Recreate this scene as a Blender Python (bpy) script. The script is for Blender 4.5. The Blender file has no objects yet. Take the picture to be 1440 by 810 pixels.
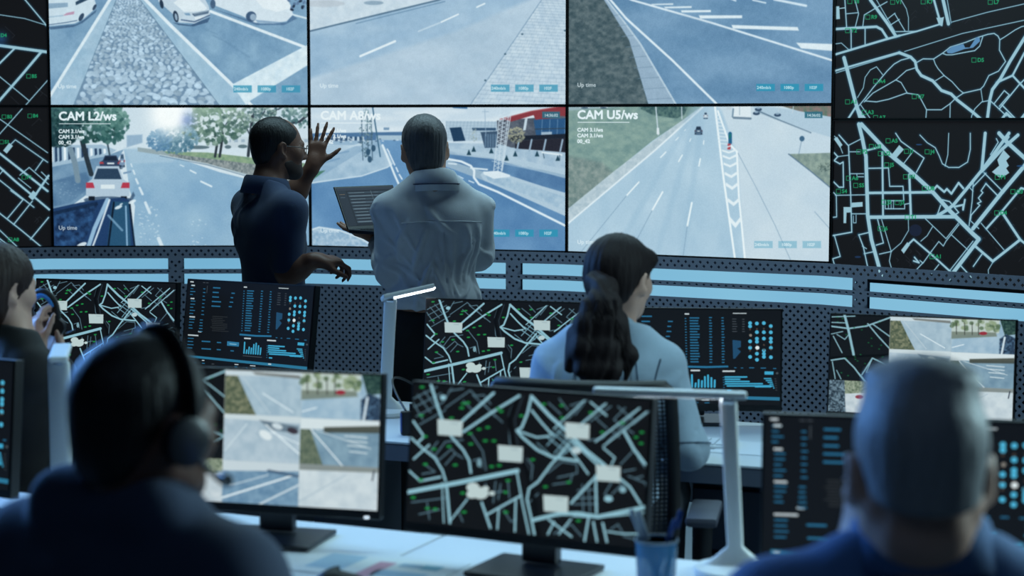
import bpy, bmesh, math, random
import numpy as np
from mathutils import Vector, Matrix

# ------------------------------------------------------------------ camera, world, lights, exposure
scene = bpy.context.scene
col = scene.collection
FPX, HORIZON = 2580.0, 168.0                       # focal length and horizon row for a 1440 x 810 frame
PITCH = math.atan((405 - HORIZON) / FPX)
CAM = np.array([0.0, 0.0, 1.72])
AXF = np.array([0, math.cos(PITCH), -math.sin(PITCH)])
AXU = np.array([0, math.sin(PITCH), math.cos(PITCH)])
AXR = np.array([1.0, 0, 0])

cam_data = bpy.data.cameras.new('camera')
cam_data.sensor_width = 36
cam_data.lens = FPX / 1440 * 36
cam_data.clip_end = 60
cam_data.dof.use_dof = True
cam_data.dof.focus_distance = 7.3
cam_data.dof.aperture_fstop = 3.0
cam_data.dof.aperture_blades = 8
cam = bpy.data.objects.new('camera', cam_data)
cam.location = CAM
cam.rotation_euler = (math.pi / 2 - PITCH, 0, 0)
col.objects.link(cam)
scene.camera = cam

scene.view_settings.view_transform = 'Standard'
scene.view_settings.look = 'None'
scene.view_settings.exposure = 0.0
scene.view_settings.gamma = 1.0
scene.view_settings.use_curve_mapping = False

world = bpy.data.worlds.new('world')
scene.world = world
world.use_nodes = True
world.node_tree.nodes['Background'].inputs[0].default_value = (0.012, 0.022, 0.035, 1)
world.node_tree.nodes['Background'].inputs[1].default_value = 0.6


def area_light(name, loc, target, size, size_y, energy, color, spread=180):
    l = bpy.data.lights.new(name, 'AREA')
    l.shape = 'RECTANGLE'
    l.size, l.size_y, l.energy, l.color = size, size_y, energy, color
    l.spread = math.radians(spread)
    o = bpy.data.objects.new(name, l)
    o.location = loc
    o.rotation_euler = (Vector(target) - Vector(loc)).to_track_quat('-Z', 'Y').to_euler()
    col.objects.link(o)
    return o


# ceiling panels over the desks and a strong blue stage light on the left of the room
area_light('ceiling_light', (0.3, 7.2, 3.05), (0.3, 6.6, 0), 3.6, 0.9, 58, (0.53, 0.85, 0.97))
area_light('ceiling_light', (0.2, 4.5, 3.05), (0.2, 4.4, 0), 2.6, 0.8, 13, (0.52, 0.86, 0.97), 95)
area_light('side_light', (3.3, 4.0, 2.2), (0.5, 2.9, 1.1), 1.2, 1.5, 36, (0.60, 0.92, 1.0), 100)
area_light('blue_stage_light', (-2.7, 6.0, 2.2), (0.2, 2.8, 1.1), 1.6, 1.8, 62, (0.14, 0.40, 1.0), 110)
area_light('ceiling_light', (0.0, 1.6, 3.05), (0, 4.5, 1.0), 2.5, 1.5, 4, (0.45, 0.68, 1.0))

# ------------------------------------------------------------------ helpers
rng = np.random.default_rng(7)
random.seed(7)


def s2l(c):
    c = np.asarray(c, float) / 255.0
    return tuple(np.where(c <= 0.04045, c / 12.92, ((c + 0.055) / 1.055) ** 2.4))


def at(u, v, d):
    """world point seen at pixel (u, v) at distance d along the view axis"""
    return CAM + d * ((u - 720) / FPX * AXR + AXF - (v - 405) / FPX * AXU)


def proj(p):
    q = np.asarray(p, float) - CAM
    d = q @ AXF
    return np.stack([720 + FPX * (q @ AXR) / d, 405 - FPX * (q @ AXU) / d], -1)


def material(name, rgb, rough=0.6, noise=0.0, scale=20.0, bump=0.0, bump_scale=200.0, metal=0.0, stretch=(1, 1, 1),
             spec=0.5, emit=None, strength=1.0, trans=0.0, alpha=1.0, sheen=0.0):
    m = bpy.data.materials.new(name)
    m.use_nodes = True
    nt = m.node_tree
    b = nt.nodes['Principled BSDF']
    lin = s2l(rgb)
    b.inputs['Base Color'].default_value = (*lin, 1)
    b.inputs['Roughness'].default_value = rough
    b.inputs['Metallic'].default_value = metal
    b.inputs['Specular IOR Level'].default_value = spec
    if trans:
        b.inputs['Transmission Weight'].default_value = trans
    if alpha < 1:
        b.inputs['Alpha'].default_value = alpha
    if sheen:
        b.inputs['Sheen Weight'].default_value = sheen
    if emit is not None:
        b.inputs['Emission Color'].default_value = (*s2l(emit), 1)
        b.inputs['Emission Strength'].default_value = strength
    tc = nt.nodes.new('ShaderNodeTexCoord')
    mp = nt.nodes.new('ShaderNodeMapping')
    mp.inputs['Scale'].default_value = stretch
    nt.links.new(tc.outputs['Object'], mp.inputs['Vector'])
    n = nt.nodes.new('ShaderNodeTexNoise')
    n.inputs['Scale'].default_value = scale
    n.inputs['Detail'].default_value = 5
    nt.links.new(mp.outputs[0], n.inputs['Vector'])
    mx = nt.nodes.new('ShaderNodeMix')
    mx.data_type = 'RGBA'
    k = max(noise, 0.03)
    mx.inputs[6].default_value = (*[c * (1 - k) for c in lin], 1)
    mx.inputs[7].default_value = (*[min(1, c * (1 + k)) for c in lin], 1)
    nt.links.new(n.outputs['Fac'], mx.inputs[0])
    nt.links.new(mx.outputs[2], b.inputs['Base Color'])
    if bump:
        n2 = nt.nodes.new('ShaderNodeTexNoise')
        n2.inputs['Scale'].default_value = bump_scale
        n2.inputs['Detail'].default_value = 3
        nt.links.new(mp.outputs[0], n2.inputs['Vector'])
        bp = nt.nodes.new('ShaderNodeBump')
        bp.inputs['Strength'].default_value = bump
        bp.inputs['Distance'].default_value = 0.004
        nt.links.new(n2.outputs['Fac'], bp.inputs['Height'])
        nt.links.new(bp.outputs[0], b.inputs['Normal'])
    return m


def screen_material(name, image, strength=1.0):
    m = bpy.data.materials.new(name)
    m.use_nodes = True
    nt = m.node_tree
    b = nt.nodes['Principled BSDF']
    b.inputs['Base Color'].default_value = (0.004, 0.005, 0.006, 1)
    b.inputs['Roughness'].default_value = 0.55
    b.inputs['Specular IOR Level'].default_value = 0.2
    t = nt.nodes.new('ShaderNodeTexImage')
    t.image = image
    t.extension = 'EXTEND'
    nt.links.new(t.outputs['Color'], b.inputs['Emission Color'])
    b.inputs['Emission Strength'].default_value = strength
    return m


class MB:
    """collects primitive pieces and builds ONE mesh object"""

    def __init__(self):
        self.v, self.f, self.n = [], [], 0

    def add(self, verts, faces):
        self.v.extend([tuple(map(float, p)) for p in verts])
        self.f.extend([tuple(int(i) + self.n for i in f) for f in faces])
        self.n += len(verts)
        return self

    def box(self, c, size, R=None, bevel=0.0):
        bm = bmesh.new()
        bmesh.ops.create_cube(bm, size=1)
        for v in bm.verts:
            v.co = Vector((v.co.x * size[0], v.co.y * size[1], v.co.z * size[2]))
        if bevel:
            bmesh.ops.bevel(bm, geom=list(bm.edges), offset=bevel, segments=2, affect='EDGES', profile=0.6)
        bm.verts.index_update()
        vs = np.array([v.co[:] for v in bm.verts])
        fs = [[v.index for v in f.verts] for f in bm.faces]
        bm.free()
        if R is not None:
            vs = vs @ np.asarray(R).T
        return self.add(vs + np.asarray(c), fs)

    def prism(self, outline, d0, d1, axis=2):
        """outline: list of 2d points; extruded between d0 and d1 along the axis"""
        n = len(outline)
        def p3(q, d):
            return {2: (q[0], q[1], d), 1: (q[0], d, q[1]), 0: (d, q[0], q[1])}[axis]
        vs = [p3(q, d0) for q in outline] + [p3(q, d1) for q in outline]
        fs = [list(range(n))[::-1], list(range(n, 2 * n))] + [[i, (i + 1) % n, n + (i + 1) % n, n + i] for i in range(n)]
        return self.add(vs, fs)

    def tube(self, pts, rad, seg=10, closed=False, flat=1.0, up=(0, 0, 1)):
        pts = [np.asarray(p, float) for p in pts]
        n = len(pts)
        rad = [rad] * n if np.isscalar(rad) else rad
        vs, fs = [], []
        prev = None
        for i, p in enumerate(pts):
            a = pts[i - 1] if (i > 0 or closed) else p
            b = pts[(i + 1) % n] if (i < n - 1 or closed) else p
            t = b - a
            t = t / (np.linalg.norm(t) + 1e-12)
            ref = np.asarray(up, float) if prev is None else prev
            s = np.cross(t, ref)
            if np.linalg.norm(s) < 1e-4:
                s = np.cross(t, (1, 0.1, 0))
            s /= np.linalg.norm(s)
            u = np.cross(s, t)
            prev = u
            for k in range(seg):
                an = 2 * math.pi * k / seg
                vs.append(p + rad[i] * (math.cos(an) * s + math.sin(an) * flat * u))
        for i in range(n if closed else n - 1):
            j = (i + 1) % n
            for k in range(seg):
                fs.append([i * seg + k, i * seg + (k + 1) % seg, j * seg + (k + 1) % seg, j * seg + k])
        if not closed:
            fs.append(list(range(seg))[::-1])
            fs.append([(n - 1) * seg + k for k in range(seg)])
        return self.add(vs, fs)

    def lathe(self, prof, c=(0, 0, 0), seg=24):
        """prof: (radius, z) pairs from bottom to top"""
        vs, fs = [], []
        for r, z in prof:
            for k in range(seg):
                a = 2 * math.pi * k / seg
                vs.append((c[0] + r * math.cos(a), c[1] + r * math.sin(a), c[2] + z))
        n = len(prof)
        for i in range(n - 1):
            for k in range(seg):
                fs.append([i * seg + k, i * seg + (k + 1) % seg, (i + 1) * seg + (k + 1) % seg, (i + 1) * seg + k])
        if prof[0][0] > 1e-6:
            fs.append(list(range(seg))[::-1])
        if prof[-1][0] > 1e-6:
            fs.append([(n - 1) * seg + k for k in range(seg)])
        return self.add(vs, fs)

    def build(self, name, mat, parent=None, smooth=False, loc=None):
        me = bpy.data.meshes.new(name)
        me.from_pydata(self.v, [], self.f)
        me.update()
        if mat is not None:
            me.materials.append(mat)
        if smooth:
            me.polygons.foreach_set('use_smooth', [True] * len(me.polygons))
            if smooth != 'all':
                try:
                    me.set_sharp_from_angle(angle=math.radians(40))
                except Exception:
                    pass
        o = bpy.data.objects.new(name, me)
        col.objects.link(o)
        if parent is not None:
            o.parent = parent
        if loc is not None:
            o.location = loc
        return o


def tag(o, label=None, cat=None, group=None, kind=None):
    if label:
        o['label'] = label
    if cat:
        o['category'] = cat
    if group:
        o['group'] = group
    if kind:
        o['kind'] = kind
    return o


def empty(name, loc, rz=0.0):
    o = bpy.data.objects.new(name, None)
    o.empty_display_size = 0.1
    o.location = loc
    o.rotation_euler = (0, 0, rz)
    col.objects.link(o)
    return o


def quad_screen(name, tl, tr, br, bl, mat, parent=None):
    me = bpy.data.meshes.new(name)
    me.from_pydata([tuple(map(float, p)) for p in (bl, br, tr, tl)], [], [(0, 1, 2, 3)])
    uv = me.uv_layers.new(name='UVMap')
    for i, c in enumerate(((0, 0), (1, 0), (1, 1), (0, 1))):
        uv.data[i].uv = c
    me.materials.append(mat)
    o = bpy.data.objects.new(name, me)
    col.objects.link(o)
    if parent is not None:
        o.parent = parent
    return o


# ------------------------------------------------------------------ painting of flat screen pictures (numpy)
def homography(src, dst):
    A, b = [], []
    for (x, y), (u, v) in zip(src, dst):
        A.append([x, y, 1, 0, 0, 0, -u * x, -u * y]); b.append(u)
        A.append([0, 0, 0, x, y, 1, -v * x, -v * y]); b.append(v)
    h = np.linalg.solve(np.array(A, float), np.array(b, float))
    return np.append(h, 1).reshape(3, 3)


def gauss(a, s):
    if s <= 0:
        return a
    r = int(max(1, math.ceil(2.5 * s)))
    k = np.exp(-0.5 * (np.arange(-r, r + 1) / s) ** 2)
    k /= k.sum()
    for ax in (0, 1):
        pad = [(0, 0)] * a.ndim
        pad[ax] = (r, r)
        b = np.pad(a, pad, mode='edge')
        out = np.zeros_like(a)
        for i, w in enumerate(k):
            sl = [slice(None)] * a.ndim
            sl[ax] = slice(i, i + a.shape[ax])
            out += w * b[tuple(sl)]
        a = out
    return a


def vnoise(h, w, cell, cx=1.0):
    gh, gw = int(h / cell) + 3, int(w / (cell * cx)) + 3
    g = rng.random((gh, gw)).astype(np.float32)
    y = np.arange(h) / cell
    x = np.arange(w) / (cell * cx)
    yi, xi = y.astype(int), x.astype(int)
    fy, fx = (y - yi)[:, None], (x - xi)[None]
    fy, fx = fy * fy * (3 - 2 * fy), fx * fx * (3 - 2 * fx)
    a, b = g[yi][:, xi], g[yi][:, xi + 1]
    c, d = g[yi + 1][:, xi], g[yi + 1][:, xi + 1]
    return (a * (1 - fx) + b * fx) * (1 - fy) + (c * (1 - fx) + d * fx) * fy


_glyphs = {}


def text_edges(s):
    """outline edges (n,2,2) of a string set in the built-in font, size 1, baseline 0"""
    if s not in _glyphs:
        cu = bpy.data.curves.new('text', 'FONT')
        cu.body = s
        cu.resolution_u = 3
        ob = bpy.data.objects.new('text', cu)
        me = ob.to_mesh()
        v = np.array([p.co[:2] for p in me.vertices]).reshape(-1, 2)
        cnt = {}
        for p in me.polygons:
            vs = list(p.vertices)
            for a, b in zip(vs, vs[1:] + vs[:1]):
                k = (min(a, b), max(a, b))
                cnt[k] = cnt.get(k, 0) + 1
        e = np.array([k for k, n in cnt.items() if n == 1])
        _glyphs[s] = v[e] if len(e) else np.zeros((0, 2, 2))
        ob.to_mesh_clear()
        bpy.data.objects.remove(ob)
        bpy.data.curves.remove(cu)
    return _glyphs[s]


class Canvas:
    def __init__(self, quad, W, H, base=(0, 0, 0)):
        self.W, self.H = W, H
        self.M = homography(quad, [(0, 0), (W, 0), (W, H), (0, H)])
        q = np.asarray(quad, float)
        self.s = W / (0.5 * (np.linalg.norm(q[1] - q[0]) + np.linalg.norm(q[2] - q[3])))
        self.img = np.empty((H, W, 3), np.float32)
        self.img[:] = base
        self.zo, self.zs, self.wk = (0.0, 0.0), 1.0, 1.0
        self.crop_widths = True

    def zoom(self, ox=0.0, oy=0.0, s=1.0):
        """coordinates given from here on are measured on a crop with this origin and magnification"""
        self.zo, self.zs = (ox, oy), s
        if self.crop_widths:
            self.wk = 1.0 / s
        return self

    def px(self, pts):
        p = np.asarray(pts, float) / self.zs + np.asarray(self.zo)
        q = np.concatenate([p, np.ones((len(p), 1))], 1) @ self.M.T
        return q[:, :2] / q[:, 2:]

    def _paint(self, x0, y0, a, colr):
        h, w = a.shape
        if callable(colr):
            c = colr(self, x0, y0, w, h)
        else:
            c = np.asarray(colr, np.float32)
        r = self.img[y0:y0 + h, x0:x0 + w]
        r += (c - r) * a[..., None]

    def _box(self, p, pad):
        x0 = int(max(0, math.floor(p[:, 0].min() - pad))); x1 = int(min(self.W, math.ceil(p[:, 0].max() + pad)))
        y0 = int(max(0, math.floor(p[:, 1].min() - pad))); y1 = int(min(self.H, math.ceil(p[:, 1].max() + pad)))
        return x0, y0, x1, y1

    def _edges(self, A, B, colr, alpha, soft, grow=0.0, stroke=None):
        allp = np.concatenate([A, B])
        pad = soft + abs(grow) + 2 + (stroke or 0)
        x0, y0, x1, y1 = self._box(allp, pad)
        if x1 <= x0 or y1 <= y0:
            return
        X, Y = np.meshgrid(np.arange(x0, x1, dtype=np.float32) + 0.5, np.arange(y0, y1, dtype=np.float32) + 0.5)
        d2 = np.full(X.shape, 1e12, np.float32)
        ins = np.zeros(X.shape, bool)
        for (ax, ay), (bx, by) in zip(A.astype(np.float32), B.astype(np.float32)):
            ex, ey = bx - ax, by - ay
            l2 = ex * ex + ey * ey + 1e-9
            px_, py_ = X - ax, Y - ay
            t = np.clip((px_ * ex + py_ * ey) / l2, 0, 1)
            np.minimum(d2, (px_ - t * ex) ** 2 + (py_ - t * ey) ** 2, out=d2)
            if stroke is None and abs(ey) > 1e-9:
                c = (Y >= min(ay, by)) & (Y < max(ay, by))
                ins ^= c & (X < ax + (Y - ay) * ex / ey)
        d = np.sqrt(d2)
        sd = d - stroke if stroke is not None else np.where(ins, -d, d) - grow
        a = np.clip(0.5 - sd / soft, 0, 1) * alpha
        self._paint(x0, y0, a, colr)

    def poly(self, pts, colr, alpha=1.0, soft=1.0, grow=0.0):
        p = self.px(pts)
        self._edges(p, np.roll(p, -1, 0), colr, alpha, max(1.0, soft * self.s * min(1.0, self.wk)), grow)
        return self

    def line(self, pts, w, colr, alpha=1.0, soft=0.5, closed=False):
        p = self.px(pts)
        A, B = (p, np.roll(p, -1, 0)) if closed else (p[:-1], p[1:])
        self._edges(A, B, colr, alpha, max(1.0, soft * self.s * min(1.0, self.wk)), 0, max(0.35, w * self.s * self.wk / 2))
        return self

    def ell(self, cx, cy, rx, ry, colr, alpha=1.0, soft=1.0, rot=0.0, n=14):
        t = np.linspace(0, 2 * math.pi, n, endpoint=False)
        x, y = rx * np.cos(t), ry * np.sin(t)
        c, s = math.cos(rot), math.sin(rot)
        return self.poly(np.stack([cx + c * x - s * y, cy + s * x + c * y], 1), colr, alpha, soft)

    def text(self, s, x, y, size, colr, alpha=1.0, bold=0.0, soft=0.6):
        e = text_edges(s)
        if len(e):
            p = np.stack([x + e[..., 0] * size, y - e[..., 1] * size], -1)
            self._edges(self.px(p[:, 0]), self.px(p[:, 1]), colr, alpha, max(1.0, soft * self.s), bold * self.s)
        return self

    def glow(self, x, y, r, colr, alpha=1.0):
        p = self.px([(x, y)])[0]
        r *= self.s
        X, Y = np.meshgrid(np.arange(self.W), np.arange(self.H))
        a = np.exp(-((X - p[0]) ** 2 + (Y - p[1]) ** 2) / (r * r)) * alpha
        self._paint(0, 0, a.astype(np.float32), colr)
        return self

    def grain(self, amp, cell=2, cx=1.0):
        self.img += ((vnoise(self.H, self.W, cell, cx) - 0.5) * amp)[..., None]
        return self

    def soften(self, s):
        self.img = gauss(self.img, s).astype(np.float32)
        return self

    def image(self, name, blur=0.0):
        a = gauss(self.img, blur) if blur else self.img
        lum = a @ np.array((.25, .55, .2), np.float32)
        a = a * .84 + lum[..., None] * .16
        a = np.clip(a * np.array((.955, .985, .985), np.float32), 0, 255) / 255.0
        out = np.ones((self.H, self.W, 4), np.float32)
        out[..., :3] = a[::-1]
        im = bpy.data.images.new(name, self.W, self.H)
        im.pixels.foreach_set(out.ravel())
        im.update()
        im.pack()
        return im


def grad(top, bot):
    """vertical blend over the whole canvas"""
    top, bot = np.asarray(top, np.float32), np.asarray(bot, np.float32)
    def f(cv, x0, y0, w, h):
        t = ((np.arange(y0, y0 + h) / cv.H)[:, None, None]).astype(np.float32)
        return np.broadcast_to(top * (1 - t) + bot * t, (h, w, 3))
    return f


def mottled(a, b, cell, cx=1.0, octaves=3):
    """two colours mixed by cloud noise"""
    a, b = np.asarray(a, np.float32), np.asarray(b, np.float32)
    def f(cv, x0, y0, w, h):
        n = sum(vnoise(h, w, max(1.5, cell / 2 ** i), cx) / 2 ** i for i in range(octaves)) / sum(1 / 2 ** i for i in range(octaves))
        n = np.clip((n - 0.5) * 1.8 + 0.5, 0, 1)[..., None]
        return a * (1 - n) + b * n
    return f


# ------------------------------------------------------------------ bodies: smooth unions of rounded cones and ellipsoids
def cap(a, b, ra, rb=None, k=0.02):
    a, b = np.asarray(a, np.float32), np.asarray(b, np.float32)
    rb = ra if rb is None else rb
    ab = b - a
    l2 = float(ab @ ab) + 1e-9
    def f(P):
        q = P - a
        t = np.clip(q @ ab / l2, 0, 1)
        q = q - t[:, None] * ab
        return np.sqrt((q * q).sum(1)) - (ra + (rb - ra) * t)
    return ('u', f, k)


def ell(c, r, R=None, k=0.03, op='u'):
    c, r = np.asarray(c, np.float32), np.asarray(r, np.float32)
    Rm = np.eye(3, dtype=np.float32) if R is None else np.asarray(R, np.float32)
    def f(P):
        q = (P - c) @ Rm
        k0 = np.sqrt(((q / r) ** 2).sum(1))
        k1 = np.sqrt(((q / (r * r)) ** 2).sum(1)) + 1e-9
        return k0 * (k0 - 1) / k1
    return (op, f, k)


def plane(c, n, op='s', k=0.004):
    """half space on the side n points to, measured from c"""
    c, n = np.asarray(c, np.float32), np.asarray(n, np.float32)
    n = n / np.linalg.norm(n)
    def f(P):
        return -((P - c) @ n)
    return (op, f, k)


def smin(a, b, k):
    h = np.clip(0.5 + 0.5 * (b - a) / k, 0, 1)
    return b + (a - b) * h - k * h * (1 - h)


def sdf_mesh(prims, lo, hi, vox, disp=None):
    """surface nets over the active blocks only; returns vertices and quads"""
    B = 12
    lo, hi = np.asarray(lo, float), np.asarray(hi, float)
    nb = np.ceil((hi - lo) / (vox * B)).astype(int)
    bi = np.stack(np.meshgrid(*[np.arange(n) for n in nb], indexing='ij'), -1).reshape(-1, 3)
    cen = (lo + (bi + 0.5) * B * vox).astype(np.float32)
    hd = B * vox * 0.87
    def combine(evals, n):
        d = np.full(n, 1.0, np.float32)
        for op, g, k, sel in evals:
            e = g
            if op == 'u':
                d[sel] = smin(d[sel], e, k)
            elif op == 's':
                d[sel] = -smin(-d[sel], e, k)
            else:
                d[sel] = -smin(-d[sel], -e, k)
        return d
    cd = [f(cen) for _, f, _ in prims]
    al = np.arange(len(cen))
    d0 = combine([(op, c, k, al) for (op, f, k), c in zip(prims, cd)], len(cen))
    act = np.abs(d0) < hd * 1.5 + 0.01
    bi, cen = bi[act], cen[act]
    m = len(bi)
    loc = np.stack(np.meshgrid(*[np.arange(B + 1)] * 3, indexing='ij'), -1).reshape(-1, 3)
    P = (lo + (bi[:, None] * B + loc[None]) * vox).astype(np.float32)
    D = np.full((m, len(loc)), 1.0, np.float32)
    for (op, f, k), c in zip(prims, cd):
        c = c[act]
        near = c < hd * 1.5 + 0.06 if op != 'i' else c > -(hd * 1.5 + 0.06)
        ix = np.nonzero(near)[0]
        if len(ix) == 0:
            continue
        e = f(P[ix].reshape(-1, 3)).reshape(len(ix), -1)
        if op == 'u':
            D[ix] = smin(D[ix], e, k)
        elif op == 's':
            D[ix] = -smin(-D[ix], e, k)
        else:
            D[ix] = -smin(-D[ix], -e, k)
    if disp is not None:
        near = np.abs(D) < .045
        D[near] += disp(P[near])
    D = D.reshape(m, B + 1, B + 1, B + 1)
    G = (nb * B + 2).astype(np.int64)
    def gid(c):
        return (c[..., 0] * G[1] + c[..., 1]) * G[2] + c[..., 2]
    S = D < 0
    corners = [(i, j, k) for i in (0, 1) for j in (0, 1) for k in (0, 1)]
    cnt = sum(S[:, i:B + i, j:B + j, k:B + k].astype(np.int8) for i, j, k in corners)
    a = np.argwhere((cnt > 0) & (cnt < 8))
    if len(a) == 0:
        return np.zeros((0, 3)), np.zeros((0, 4), int)
    cv = np.stack([D[a[:, 0], a[:, 1] + i, a[:, 2] + j, a[:, 3] + k] for i, j, k in corners], 1)
    acc = np.zeros((len(a), 3)); num = np.zeros(len(a))
    co = np.array(corners, float)
    for p in range(8):
        for q in range(p + 1, 8):
            if np.abs(co[p] - co[q]).sum() != 1:
                continue
            x = (cv[:, p] < 0) != (cv[:, q] < 0)
            t = np.where(x, cv[:, p] / (cv[:, p] - cv[:, q] + 1e-12), 0)
            acc += np.where(x[:, None], co[p] + t[:, None] * (co[q] - co[p]), 0)
            num += x
    cell = bi[a[:, 0]] * B + a[:, 1:]
    V = lo + (cell + acc / num[:, None]) * vox
    ids = gid(cell)
    order = np.argsort(ids)
    sid = ids[order]
    faces = []
    for ax in range(3):
        e = [0, 0, 0]; e[ax] = 1
        s0 = S[:, :B, :B, :B]
        s1 = S[:, e[0]:B + e[0], e[1]:B + e[1], e[2]:B + e[2]]
        w = np.argwhere(s0 != s1)
        if len(w) == 0:
            continue
        g = bi[w[:, 0]] * B + w[:, 1:]
        o1, o2 = np.eye(3, dtype=int)[(ax + 1) % 3], np.eye(3, dtype=int)[(ax + 2) % 3]
        q = np.stack([gid(g), gid(g - o1), gid(g - o1 - o2), gid(g - o2)], 1)
        ok = (g - o1 - o2 >= 0).all(1)
        pos = np.clip(np.searchsorted(sid, q), 0, len(sid) - 1)
        ok &= (sid[pos] == q).all(1)
        fl = S[w[:, 0], w[:, 1], w[:, 2], w[:, 3]]
        vi = order[pos]
        vi = np.where(fl[:, None], vi, vi[:, ::-1])
        faces.append(vi[ok])
    F = np.concatenate(faces)
    # one light smoothing pass
    for _ in range(2):
        nsum = np.zeros_like(V); nn = np.zeros(len(V))
        for i in range(4):
            for j in ((i + 1) % 4, (i - 1) % 4):
                nn += np.bincount(F[:, i], minlength=len(V))
                for c in range(3):
                    nsum[:, c] += np.bincount(F[:, i], weights=V[F[:, j], c], minlength=len(V))
        nn = np.maximum(nn, 1)
        V = V * 0.6 + nsum / nn[:, None] * 0.4
    return V, F


def sdf_object(name, prims, vox, mat, base, parent=None, disp=None, lo=None, hi=None):
    V, F = sdf_mesh(prims, lo, hi, vox, disp)
    V = V - np.asarray(base)
    me = bpy.data.meshes.new(name)
    me.vertices.add(len(V)); me.vertices.foreach_set('co', V.astype(np.float32).ravel())
    me.loops.add(F.size); me.loops.foreach_set('vertex_index', F.astype(np.int32).ravel())
    me.polygons.add(len(F))
    me.polygons.foreach_set('loop_start', np.arange(0, F.size, 4, dtype=np.int32))
    me.polygons.foreach_set('use_smooth', np.ones(len(F), bool))
    me.update(calc_edges=True)
    me.validate()
    me.materials.append(mat)
    o = bpy.data.objects.new(name, me)
    col.objects.link(o)
    if parent is None:
        o.location = base
    else:
        o.parent = parent
    return o

# ------------------------------------------------------------------ the room's plan: a curved video wall
PX = {}
Z_TOP, Z_SEAM, Z_BOT = 2.469, 1.784, 1.10
JOINT = [np.array(p) for p in ((-3.461, 8.585), (-2.238, 8.92), (-0.986, 8.96), (0.2555, 8.57), (1.379, 7.925), (2.297, 7.04))]


def panel_corners(i, z0, z1, gap=0.004):
    a, b = JOINT[i], JOINT[i + 1]
    t = (b - a) / np.linalg.norm(b - a)
    a, b = a + t * gap, b - t * gap
    return [np.array([a[0], a[1], z1 - gap]), np.array([b[0], b[1], z1 - gap]),
            np.array([b[0], b[1], z0 + gap]), np.array([a[0], a[1], z0 + gap])]


WHITE = (236, 246, 252)
BTN = (38, 150, 190)


def overlay(cv, x0, y0, x1, y1, head=None, btn=1.0, hcol=WHITE, stamp=None):
    """captions set over a camera picture; x0.. are the panel's pixel bounds"""
    cv.zoom()
    if head:
        cv.text(head, x0 + 13, y0 + 20, 17, hcol, 1, 0.55)
        cv.line([(x0 + 14, y0 + 25), (x0 + 14 + len(head) * 8.0, y0 + 25)], 1.0, hcol, 0.9)
        for i, t in enumerate(('CAM 3.1/ws', 'CAM 3.1/ws', '00_42')):
            cv.text(t, x0 + 13, y0 + 38 + 8 * i, 7.2, hcol, 1, 0.28)
    cv.text('Up time', x0 + 13, y1 - 26, 8, WHITE, 0.85, 0.1)
    for i, t in enumerate(('240mb/s', '1080p', '102F')):
        cx = x1 - 95 + 34 * i
        cv.poly([(cx - 13, y1 - 30), (cx + 13, y1 - 30), (cx + 13, y1 - 20), (cx - 13, y1 - 20)], BTN, btn, 1.2)
        cv.text(t, cx - 1.75 * len(t), y1 - 23, 5.8, WHITE, 0.9, 0.1)
    if stamp:
        cv.poly([(stamp[0], stamp[1]), (stamp[0] + 25, stamp[1]), (stamp[0] + 25, stamp[1] + 9), (stamp[0], stamp[1] + 9)], (40, 110, 135), 0.9)
        cv.text('14:36:02', stamp[0] + 3, stamp[1] + 7, 5.6, WHITE, 0.9, 0.1)


def tree(cv, x, y, r, dark, light, n=90, sky=None, seed=1):
    g = np.random.default_rng(seed)
    for i in range(int(n * 2.6)):
        a, q = g.uniform(0, 6.28), math.sqrt(g.uniform(0, 1))
        px_, py_ = x + r[0] * q * math.cos(a), y + r[1] * q * math.sin(a)
        t = np.clip(0.5 - 0.5 * math.sin(a) * q + g.normal(0, 0.25), 0, 1)
        c = np.asarray(dark) * (1 - t) + np.asarray(light) * t
        if sky is not None and g.uniform() < 0.16:
            c = sky
        s = g.uniform(0.045, 0.13) * min(r)
        cv.ell(px_, py_, s * g.uniform(1, 1.8), s, c, g.uniform(0.55, 0.95), 1.6, g.uniform(0, 3), 7)


def car_rear(cv, x, y, w, h, body, glass=(35, 60, 90), lamp=(190, 60, 70)):
    """a car seen from behind, x y the lower left corner"""
    cv.ell(x + w * .5, y - .02 * h, w * .56, h * .1, (50, 80, 115), .8, 2)
    for sx in (0.06, .80):
        cv.poly([(x + w * sx, y), (x + w * (sx + .14), y), (x + w * (sx + .14), y - .2 * h), (x + w * sx, y - .2 * h)], (20, 30, 45))
    cv.poly([(x, y - .12 * h), (x + w, y - .12 * h), (x + w, y - .5 * h), (x + w * .86, y - .62 * h), (x + w * .76, y - h), (x + w * .24, y - h),
             (x + w * .14, y - .62 * h), (x, y - .5 * h)], body, 1, 1)
    cv.poly([(x + w * .18, y - .62 * h), (x + w * .82, y - .62 * h), (x + w * .73, y - .93 * h), (x + w * .27, y - .93 * h)], glass, 1, 1)
    cv.poly([(x, y - .36 * h), (x + w * .2, y - .36 * h), (x + w * .16, y - .52 * h), (x, y - .52 * h)], lamp)
    cv.poly([(x + w, y - .36 * h), (x + w * .8, y - .36 * h), (x + w * .84, y - .52 * h), (x + w, y - .52 * h)], lamp)
    cv.poly([(x + w * .34, y - .34 * h), (x + w * .66, y - .34 * h), (x + w * .66, y - .46 * h), (x + w * .34, y - .46 * h)], (225, 235, 240))


def new_canvas(i, z0, z1, W=760, base=(150, 180, 205)):
    q = proj(np.array(panel_corners(i, z0, z1)))
    return Canvas(q, W, int(W * (z1 - z0) / np.linalg.norm(JOINT[i + 1] - JOINT[i])), base)


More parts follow.
